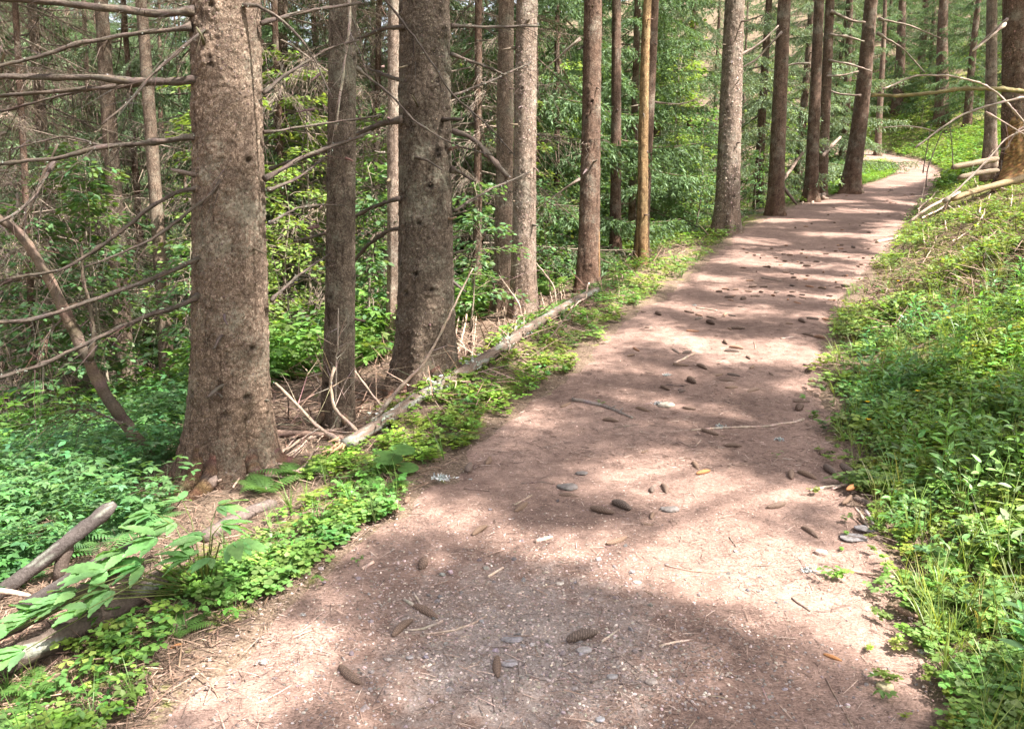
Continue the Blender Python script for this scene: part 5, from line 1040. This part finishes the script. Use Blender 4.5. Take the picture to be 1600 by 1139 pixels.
# ------------------------------------------------------------------ fallen log and dead wood on the left
def log(pl, w0, w1, label, tint=(0.42, 0.30, 0.22), name='fallen_log', cat='log', ds=None, n=18, step=0.04, rough=0.13, spots=0.0, lift=0.5, splinter=0, rest=False):
    pl = np.array(pl, float)
    if ds is None:
        P = on_path(pl[:, 0], pl[:, 1]); 
    else: P = at(pl[:, 0], pl[:, 1], np.array(ds))
    base = P[0].copy(); P = resample(P, step, 0.002); rad = np.linspace(w0, w1, len(P))/2/F*P[:, 1]
    if ds is None:
        zf = np.maximum(P[:, 2], gz(P[:, 0], P[:, 1]))+rad*lift; k5 = np.ones(5)/5; P[:, 2] = np.maximum(np.convolve(np.pad(zf, 2, mode='edge'), k5, 'valid'), gz(P[:, 0], P[:, 1])+rad*0.5)
    if rest: P[:, 2] = np.maximum(P[:, 2], gz(P[:, 0], P[:, 1])+rad*0.7)
    if n < 18: rad[-1] *= 0.55; rad[0] *= 0.7
    rad = rad*(1+0.22*(fbm(np.arange(len(P))*0.22, np.arange(len(P))*0.0, 3, int(pl[0, 1]))-0.5)+0.08*(RNG.random(len(P))-0.5)); f = np.linspace(0, 1, len(P))
    col = np.array(tint)*np.exp(RNG.normal(0, 0.10, (len(P), n, 1)))
    nz = fbm(np.arange(len(P))[:, None]*0.25+0*np.arange(n)[None], np.arange(n)[None]*0.5+0*np.arange(len(P))[:, None], 3, int(pl[0, 0]))
    col = col*(0.7+0.6*nz[..., None]); col = np.where((nz > 0.72-spots)[..., None], np.array([0.19, 0.19, 0.155])*np.ones(3), col) if spots else col
    o = thing(name, label, cat, base); g = tube(P, rad, n, rough, col.reshape(-1, 3))
    for k in range(splinter):
        q = P[0]+RNG.normal(0, rad[0]*0.5, 3); dr = nrm((P[0]-P[2])[None])[0]; twig_lines(g, q[None], (q+dr*RNG.uniform(0.05, 0.16)+RNG.normal(0, 0.02, 3))[None], 0.02, (0.62, 0.40, 0.24))
    link('trunk', g.mesh('trunk', M['dead'], base), o); return o, base, P, rad
LOG, lb_, LP, LR = log([(537, 698), (600, 658), (660, 618), (720, 582), (780, 545), (830, 510), (870, 485), (905, 466), (935, 452)], 21, 11, 'long fallen log with peeling bark and grey lichen beside the left path edge', (0.145, 0.105, 0.08), spots=0.12, rough=0.16, step=0.06, splinter=26, ds=[5.45, 5.8, 6.2, 6.6, 7.3, 8.1, 8.9, 9.7, 10.4], rest=True)
for pl, w0, w1, dz in (([(575, 668), (620, 612), (660, 572), (700, 500), (738, 420)], 8, 2, 0.1), ([(530, 690), (490, 660), (460, 625), (433, 600)], 7, 4, 0.0), ([(588, 655), (640, 690), (680, 700)], 4, 2, -0.1), ([(660, 612), (700, 640), (745, 650)], 4, 2, -0.15), ([(748, 562), (800, 562), (860, 530), (905, 470)], 5, 2, -0.3), ([(600, 640), (560, 590), (520, 530)], 4, 1.5, 0.2), ([(690, 598), (650, 565), (600, 545)], 4, 2, 0.2),
                      ([(640, 622), (655, 580), (668, 555)], 4, 2, 0), ([(560, 676), (520, 640), (512, 598), (520, 575)], 6, 5, 0.0), ([(720, 578), (730, 545), (716, 530)], 5, 3, 0), ([(655, 625), (665, 650), (655, 670)], 7, 6, -0.1), ([(600, 668), (606, 690), (600, 702)], 8, 7, -0.1), ([(820, 515), (812, 470), (780, 430)], 4, 1.5, 0.2), ([(870, 482), (868, 445), (840, 410)], 3, 1.5, 0.1)):
    d = float(np.interp(pl[0][0], [537, 935], [LP[0, 1], LP[-1, 1]])); branch_from_px(LOG, lb_, pl, d, d+dz, w0, w1, name='dead_branch', tw=4, n=6, tint=(0.30, 0.225, 0.17))
for f in (0.08, 0.2, 0.3, 0.42, 0.5):
    i = int(f*len(LP)); q = LP[i]; n = 70; g = Geo(); D = rz_dirs(n, 0.2, 0.6); inst(g, LV*np.array([1, 0.7, 1]), LF, frames(D, spin=RNG.random(n)*6), q+np.array([0.0, -0.03, 0.02])+RNG.normal(0, 0.045, (n, 3)), RNG.uniform(0.02, 0.045, n), tints(n, (0.30, 0.32, 0.27), 0.3, 0.04)); link('lichen_tuft', g.mesh('lichen_tuft', M['lichen'], lb_), LOG)
log([(-30, 945), (0, 925), (60, 882), (110, 842), (178, 786)], 25, 22, 'grey weathered broken branch propped up at the lower left', (0.085, 0.07, 0.062), 'broken_branch', 'branch', ds=[3.7, 3.72, 3.8, 3.85, 3.95], spots=0.06, n=14)
log([(30, 950), (90, 915), (150, 878), (240, 838), (262, 820)], 20, 14, 'blackened thin log lying below the grey propped branch', (0.075, 0.062, 0.055), 'rotten_log', 'log', ds=[3.5, 3.55, 3.6, 3.75, 3.8], n=12)
log([(-40, 1010), (40, 970), (100, 938), (165, 902), (205, 880)], 24, 18, 'pale barkless log under the big jagged leaves at lower left', (0.16, 0.118, 0.092), 'rotten_log', 'log', ds=[3.1, 3.2, 3.3, 3.42, 3.5], n=14)
log([(-20, 1045), (60, 1012), (130, 972), (200, 938), (250, 902)], 44, 30, 'thick dark rotten log nearest the bottom left corner', (0.10, 0.075, 0.06), 'rotten_log', 'log', ds=[2.98, 3.05, 3.2, 3.35, 3.5], n=18, spots=0.05)
log([(318, 848), (360, 822), (400, 802), (432, 792)], 24, 18, 'short grey brown log emerging behind the big jagged leaves', (0.13, 0.10, 0.085), 'rotten_log', 'log', lift=0.7, n=14)
log([(330, 768), (355, 745), (380, 722), (412, 698)], 20, 12, 'split rotten branch at the foot of the thickest trunk', (0.34, 0.25, 0.20), 'rotten_log', 'log', lift=1.2, n=12)
log([(395, 690), (440, 682), (500, 684), (535, 690)], 12, 10, 'brown branch lying between the thickest trunk and the log end', (0.30, 0.20, 0.15), 'broken_branch', 'branch', lift=1.0, n=10)
log([(88, 905), (100, 870), (108, 846)], 18, 22, 'short dark prop stump under the grey propped branch', (0.10, 0.075, 0.06), 'stump', 'stump', ds=[3.84, 3.86, 3.87], n=10)
log([(-10, 922), (25, 925), (48, 930)], 10, 8, 'thin pale stick end at the left photo edge', (0.45, 0.34, 0.26), 'stick', 'stick', ds=[3.6, 3.6, 3.62], n=8)
# leaning dead stem at the far left
o = thing('dead_sapling', 'crooked leaning dead stem bare of leaves at the far left', 'dead tree', at(258, 742, 6.0))
bb = at(258, 742, 6.0)
P = resample(at(np.array([262, 258, 235, 200, 160, 135, 105, 75, 30, -10, -60]), np.array([752, 742, 715, 665, 610, 555, 490, 430, 362, 335, 300]), np.array([6.0, 6.0, 6.0, 6.0, 5.95, 5.9, 5.85, 5.8, 5.7, 5.6, 5.5])), 0.05, 0.003)
f = np.linspace(0, 1, len(P)); link('trunk', tube(P, np.interp(f, [0, 0.5, 1], [10.5, 9, 5.5])/F*5.9*(1+0.15*(RNG.random(len(P))-0.5)), 12, 0.12, tints(len(P), (0.115, 0.082, 0.06), 0.3, 0.05).repeat(12, 0)).mesh('trunk', M['dead'], bb), o)
for pl, w0, w1 in (([(140, 562), (147, 520), (143, 480), (130, 440), (128, 380)], 9, 3), ([(75, 430), (40, 432), (10, 440), (-20, 452)], 9, 6), ([(30, 362), (60, 290), (90, 225)], 7, 3), ([(105, 490), (75, 520), (60, 560)], 4, 2), ([(200, 665), (150, 640), (110, 640)], 4, 1.5)): branch_from_px(o, bb, pl, 5.88, 5.8, w0, w1, tw=10, n=7, tint=(0.11, 0.082, 0.06))
# brush pile at the foot of the thickest trunk (each long stick its own thing)
bl = ['thin dead stick heaped at the foot of the thickest trunk, one of many alike']
for i in range(26):
    x0 = r2.uniform(330, 500); y0 = r2.uniform(690, 765)-0.25*(x0-400); l = r2.uniform(40, 120); a = r2.normal(-0.45, 0.35)
    stick([(x0, y0), (x0+l*0.5*cos(a), y0+l*0.5*sin(a)+4), (x0+l*cos(a), y0+l*sin(a))], r2.uniform(2, 5), 1.5, bl[0], tuple(np.array((0.34, 0.25, 0.19))*r2.uniform(0.6, 1.2)), lift=6, group='sticks in the brush heap', n=5)
for i in range(75):
    x0 = r2.uniform(640, 960); y0 = 590-(x0-690)*0.52-r2.uniform(-12, 60); l = r2.uniform(20, 90); a = r2.normal(-0.6, 0.6)
    stick([(x0, y0), (x0+l*0.5*cos(a), y0+l*0.5*sin(a)+4), (x0+l*cos(a), y0+l*sin(a))], r2.uniform(2, 4), 1.2, 'thin dry stick in the tangle behind the fallen log, one of many alike', tuple(np.array((0.42, 0.31, 0.23))*r2.uniform(0.6, 1.2)), lift=8, group='sticks behind the fallen log', n=5, step=0.08)

# ------------------------------------------------------------------ dead wood on the right bank
def hang(pl, d0, d1, w0, w1, label, tint, name='dead_branch', tw=6, cat='branch', mossy=False):
    pl = np.array(pl, float); b = at(pl[0, 0], pl[0, 1], d0); o = thing(name, label, cat, b); w0, w1, tint = w0*0.75, w1*0.75, tuple(np.array(tint)*0.8)
    branch_from_px(o, b, pl, d0, d1, w0, w1, 'stem', tint, 0.08, 9, tw); return o
hang([(1362, 149), (1400, 150), (1450, 146), (1500, 140), (1560, 141), (1640, 150)], 16.5, 17.5, 6, 9, 'mossy horizontal dead branch reaching over the path from the red trunk', (0.20, 0.165, 0.075), tw=14)
hang([(1380, 140), (1430, 118), (1480, 117), (1530, 128), (1560, 145), (1610, 200)], 15.5, 16, 3, 4, 'thin arching twig just above the mossy horizontal branch', (0.42, 0.33, 0.27))
hang([(1430, 231), (1470, 200), (1500, 180), (1545, 164), (1600, 152), (1650, 148)], 12.5, 13, 3, 5.5, 'long pale bare branch curving up to the right photo edge', (0.30, 0.235, 0.19), tw=6)
hang([(1380, 200), (1410, 197), (1440, 200), (1465, 207)], 17, 17.5, 2.5, 2, 'thin drooping twig left of the long pale bare branch', (0.42, 0.33, 0.27), tw=2)
hang([(1447, 292), (1450, 262), (1462, 235), (1472, 210)], 13, 13.3, 2.5, 2, 'thin dark upright twig hanging under the long pale branch', (0.13, 0.10, 0.08), tw=3)
hang([(1442, 270), (1450, 220), (1455, 195)], 13.2, 13.4, 2, 1.5, 'second thin dark twig left of the upright dark twig', (0.13, 0.10, 0.08), tw=3)
hang([(1490, 265), (1488, 225), (1484, 195)], 13, 13.2, 2, 1.5, 'thin dark twig right of the upright dark twig', (0.13, 0.10, 0.08), tw=3)
hang([(1520, 80), (1545, 60), (1572, 35)], 15, 15.5, 3, 5, 'short pale twig in front of the thin yellowish trunk', (0.5, 0.38, 0.3), tw=1)
hang([(1475, 315), (1510, 285), (1550, 245), (1575, 215), (1610, 200)], 12, 12.5, 5, 2, 'pale dry branch slanting up across the foot of the right trunks', (0.30, 0.235, 0.19), tw=8)
hang([(1540, 175), (1590, 205), (1640, 235)], 12.5, 12.3, 3, 2, 'thin pale twig crossing the red trunk', (0.5, 0.38, 0.31), tw=5)
hang([(1570, 235), (1590, 200), (1625, 190)], 13, 12.8, 3, 2, 'upper pale twig of the dry tangle beside the red trunk', (0.5, 0.38, 0.31), tw=8)
def rlog(pl, ds, w0, w1, label, tint, name='fallen_log', cat='log'): log(pl, w0, w1, label, tint, name, cat, ds=ds, n=12, step=0.08)
rlog([(1486, 312), (1530, 296), (1580, 284), (1640, 268)], [13.2, 13.3, 13.5, 13.8], 9, 11, 'yellowish barkless log lying in front of the right trunks', (0.28, 0.20, 0.11))
rlog([(1488, 262), (1520, 256), (1560, 248)], [16.5, 16.6, 16.8], 9, 9, 'short cut branch just left of the thin yellowish trunk foot', (0.22, 0.165, 0.11), 'broken_branch', 'branch')
rlog([(1498, 278), (1530, 270), (1560, 266)], [16, 16.1, 16.3], 8, 7, 'lower brown branch beneath the short cut branch on the right', (0.2, 0.15, 0.105), 'broken_branch', 'branch')
rlog([(1420, 348), (1450, 325), (1480, 310), (1500, 300)], [13.0, 13.0, 13.1, 13.2], 4, 5, 'thin grey pole running down from the yellowish log to the path', (0.40, 0.30, 0.23), 'broken_branch', 'branch')
for i in range(34):
    x0 = r2.uniform(1400, 1590); y0 = r2.uniform(300, 420)-0.3*(x0-1450); l = r2.uniform(20, 70); a = r2.normal(-0.7, 0.7)
    if y0 < 268: continue
    stick([(x0, y0), (x0+l*0.5*cos(a), y0+l*0.5*sin(a)+3), (x0+l*cos(a), y0+l*sin(a))], r2.uniform(1.5, 3), 1, 'thin bleached stick littering the upper right bank, one of many alike', tuple(np.array((0.52, 0.38, 0.29))*r2.uniform(0.6, 1.1)), lift=8, group='sticks on the upper right bank', n=5, step=0.08)
# fallen pale poles behind the twin trunks
for pl, lb in (([(1222, 285), (1245, 252), (1262, 228)], 'pale fallen pole left of the twin trunks'), ([(1285, 245), (1300, 228), (1314, 214)], 'pale fallen pole right of the twin trunks'), ([(1208, 262), (1226, 296), (1245, 320)], 'dark forked stump branch beside the foot of the slender reddish trunk')):
    log(pl, 5.5, 4.5, lb, (0.26, 0.19, 0.15) if 'pale' in lb else (0.14, 0.1, 0.08), 'broken_branch', 'branch', ds=[25.5, 26, 26.5] if 'pale' in lb else [21.2, 21.2, 21.2], n=8, step=0.1)

# ------------------------------------------------------------------ single plants
def plant(name, label, px, py, geo, sc, tint, mat_='herb', group=None, d=None, rz=None, cat='plant'):
    P = on_path(np.array([px]), np.array([py]))[0]; g = Geo().merge(geo, rot_z(RNG.random()*6.28 if rz is None else rz), None, sc, np.array(tint)); g.c = [c*np.exp(RNG.normal(0, 0.05, (len(c), 1))) for c in g.c]
    return tag(link(name, g.mesh(name, M[mat_]), None, tuple(P)), label, cat, group)
for i, (px, py, s, lb) in enumerate([(470, 745, 1.0, 'feathery fern below the split rotten branch'), (655, 712, 0.75, 'upright fern frond at the left path edge below the log'), (415, 770, 0.9, 'fern left of the broad round leaves'), (285, 985, 0.5, 'small pale fern among herbs at the lower left'), (45, 1085, 0.6, 'fern at the bottom left corner'), (600, 770, 0.7, 'fern tuft beside the left path edge in the sun'), (720, 690, 0.5, 'tiny fern just above the path edge, right of the upright frond'), (340, 905, 0.6, 'fern under the big jagged leaves')]):
    plant('fern', lb, px, py, FERN[i % 3], s, (0.085, 0.17, 0.04), cat='fern')
for i, (px, py, s, lb, h) in enumerate([(1590, 905, 1.15, 'tall herb with long pale leaves glaring in the sun at the right photo edge', 0.42), (1482, 965, 0.75, 'pointed leaf herb at the foot of the right bank near the pink cone', 0.3), (1565, 985, 0.8, 'wide leaf herb near the lower right photo edge', 0.3), (1545, 760, 1.0, 'slim upright herb on the right bank above the glaring one', 0.42), (1440, 700, 0.9, 'leafy herb in the shade of the right bank, near the path', 0.34), (1590, 660, 1.1, 'tall dark herb at the right photo edge halfway up', 0.45),
                                        (1510, 640, 1.0, 'bushy herb in the middle of the right bank', 0.4), (1390, 640, 0.8, 'first herb at the path edge right of the curved stick', 0.3), (1560, 560, 1.0, 'herb with bluish leaves high on the right bank', 0.42), (1330, 655, 0.7, 'low herb drooping over the right path edge', 0.22)]):
    plant('leafy_herb', lb, px, py, tmpl_upright(h, 14, 0.10), s, (0.24, 0.32, 0.16) if i == 0 else (0.11, 0.20, 0.06))  # first herb's paler tint paints in the glare of the sun
for px, py, s, lb in ((1290, 905, 0.35, 'lone seedling with a flower spike on the right of the path'), (1320, 815, 0.28, 'tiny green seedling beside the slates'), (1410, 850, 0.4, 'short seedling at the right path edge below the slates'), (940, 632, 0.25, 'tiny clover like seedling right of the left verge'), (495, 920, 0.3, 'tiny seedling at the left sunny patch'), (560, 885, 0.25, 'lone seedling left of the wood chip'), (1380, 1090, 0.35, 'yellow green seedling at the bottom right'), (1213, 716, 0.25, 'tiny bright leaf sprout alone mid path')):
    plant('seedling', lb, px, py, tmpl_herb(4, 0.06, 0.05, 0.12), s*1.6, (0.11, 0.19, 0.045))
# butterbur with broad round leaves below the log
b = on_path(np.array([605]), np.array([745]))[0]; o = thing('butterbur', 'plant with three broad round leaves below the end of the fallen log', 'plant', b)
for px, py, s, az in ((595, 712, 0.17, 0.4), (570, 735, 0.14, 3.6), (622, 700, 0.13, 0.2), (630, 728, 0.12, 0.0), (545, 742, 0.12, 3.3)):
    p = at(px, py, b[1]-0.02+RNG.normal(0, 0.05)); p[2] = max(p[2], gz(p[0], p[1])+0.05); lf = link('leaf', inst(Geo(), BV, BF, frames([[cos(az), sin(az)*0.5, -0.1]], spin=np.array([0.25])), (p-b)[None], s*0.75, (0.10, 0.20, 0.05)).mesh('leaf', M['herb']), o)
    st = Geo(); tube(np.array([(0, 0, 0), (p-b)*0.5+np.array([0, 0, 0.03]), p-b]), [0.004, 0.003, 0.0025], 5, c=(0.13, 0.19, 0.06), g=st); link('stalk', st.mesh('stalk', M['herb']), o)
# big jagged compound leaves at the lower left
b = on_path(np.array([322]), np.array([925]))[0]; o = thing('baneberry', 'large plant with sprays of jagged pointed leaves arching over the rotten logs', 'plant', b)
for px, py, d, az, s, nl in ((318, 838, 3.45, 3.3, 0.15, 5), (248, 838, 3.45, 3.4, 0.17, 5), (365, 845, 3.35, -0.4, 0.15, 5), (240, 800, 3.6, 3.0, 0.13, 5), (340, 790, 3.65, 0.2, 0.12, 5), (285, 782, 3.75, 2.6, 0.11, 5), (170, 890, 3.3, 3.4, 0.18, 5), (225, 880, 3.35, 3.5, 0.15, 4), (120, 925, 3.15, 3.4, 0.17, 5), (60, 960, 3.05, 3.4, 0.16, 5), (140, 950, 3.05, 3.6, 0.13, 4), (15, 985, 2.95, 3.3, 0.15, 5), (40, 1015, 2.9, 3.6, 0.13, 4), (330, 870, 3.3, 3.9, 0.11, 3), (200, 860, 3.4, 3.2, 0.15, 5), (275, 815, 3.6, 3.6, 0.14, 5), (345, 820, 3.45, 0.3, 0.13, 5), (90, 945, 3.1, 3.0, 0.15, 5), (175, 920, 3.2, 3.8, 0.14, 5), (300, 870, 3.3, 3.0, 0.14, 5), (-10, 1000, 2.95, 3.5, 0.16, 5)):
    p = at(px, py, d); p[2] = max(p[2], gz(p[0], p[1])+0.06); s *= 1.05; nl += 2; st = Geo(); tube(np.array([(0, 0, 0), (p-b)*0.55+np.array([0, 0, 0.10]), p-b]), [0.004, 0.003, 0.002], 5, c=(0.16, 0.18, 0.06), g=st); link('stalk', st.mesh('stalk', M['herb']), o)
    an = az+np.linspace(-1.15, 1.15, nl); D = np.stack([np.cos(an), np.sin(an)*0.9, RNG.normal(-0.12, 0.14, nl)], -1)
    for q in range(nl):
        g = inst(Geo(), SV, SF, frames(D[q:q+1], spin=RNG.normal(0, 0.22, 1)), (p-b)[None]+0.012*D[q:q+1], s*(0.75 if q in (0, nl-1) else 1.0)*RNG.uniform(0.85, 1.1), tints(1, (0.14, 0.28, 0.095), 0.14, 0.06)); link('leaf', g.mesh('leaf', M['herb']), o)
# yellow hawkweed like flowers
for i in range(26):
    right = i % 2
    px = r2.uniform(1350, 1590) if right else r2.uniform(740, 960); py = r2.uniform(420, 700) if right else 545-(px-740)*0.38+r2.uniform(-20, 15)
    P = on_path(np.array([px]), np.array([py]))[0]; h = r2.uniform(0.06, 0.16)
    o = thing('yellow_flower', 'small yellow flower dotting the '+('right bank' if right else 'left verge near the fallen log')+', one of several alike', 'flower', P, 'yellow flowers on the '+('right bank' if right else 'left verge'))
    st = Geo(); tube(np.array([(0, 0, 0), (0.01, 0, h*0.5), (0.0, -0.01, h)]), 0.0022, 4, c=(0.10, 0.17, 0.04), g=st); link('stem', st.mesh('stem', M['herb']), o)
    an = np.arange(8)/8*6.28; D = np.stack([np.cos(an), np.sin(an)-0.3, 0.35+0*an], -1); g = inst(Geo(), LV, LF, frames(D), np.tile([0, -0.01, h], (8, 1)), 0.024, (0.75, 0.48, 0.02)); link('bloom', g.mesh('bloom', M['petal']), o)
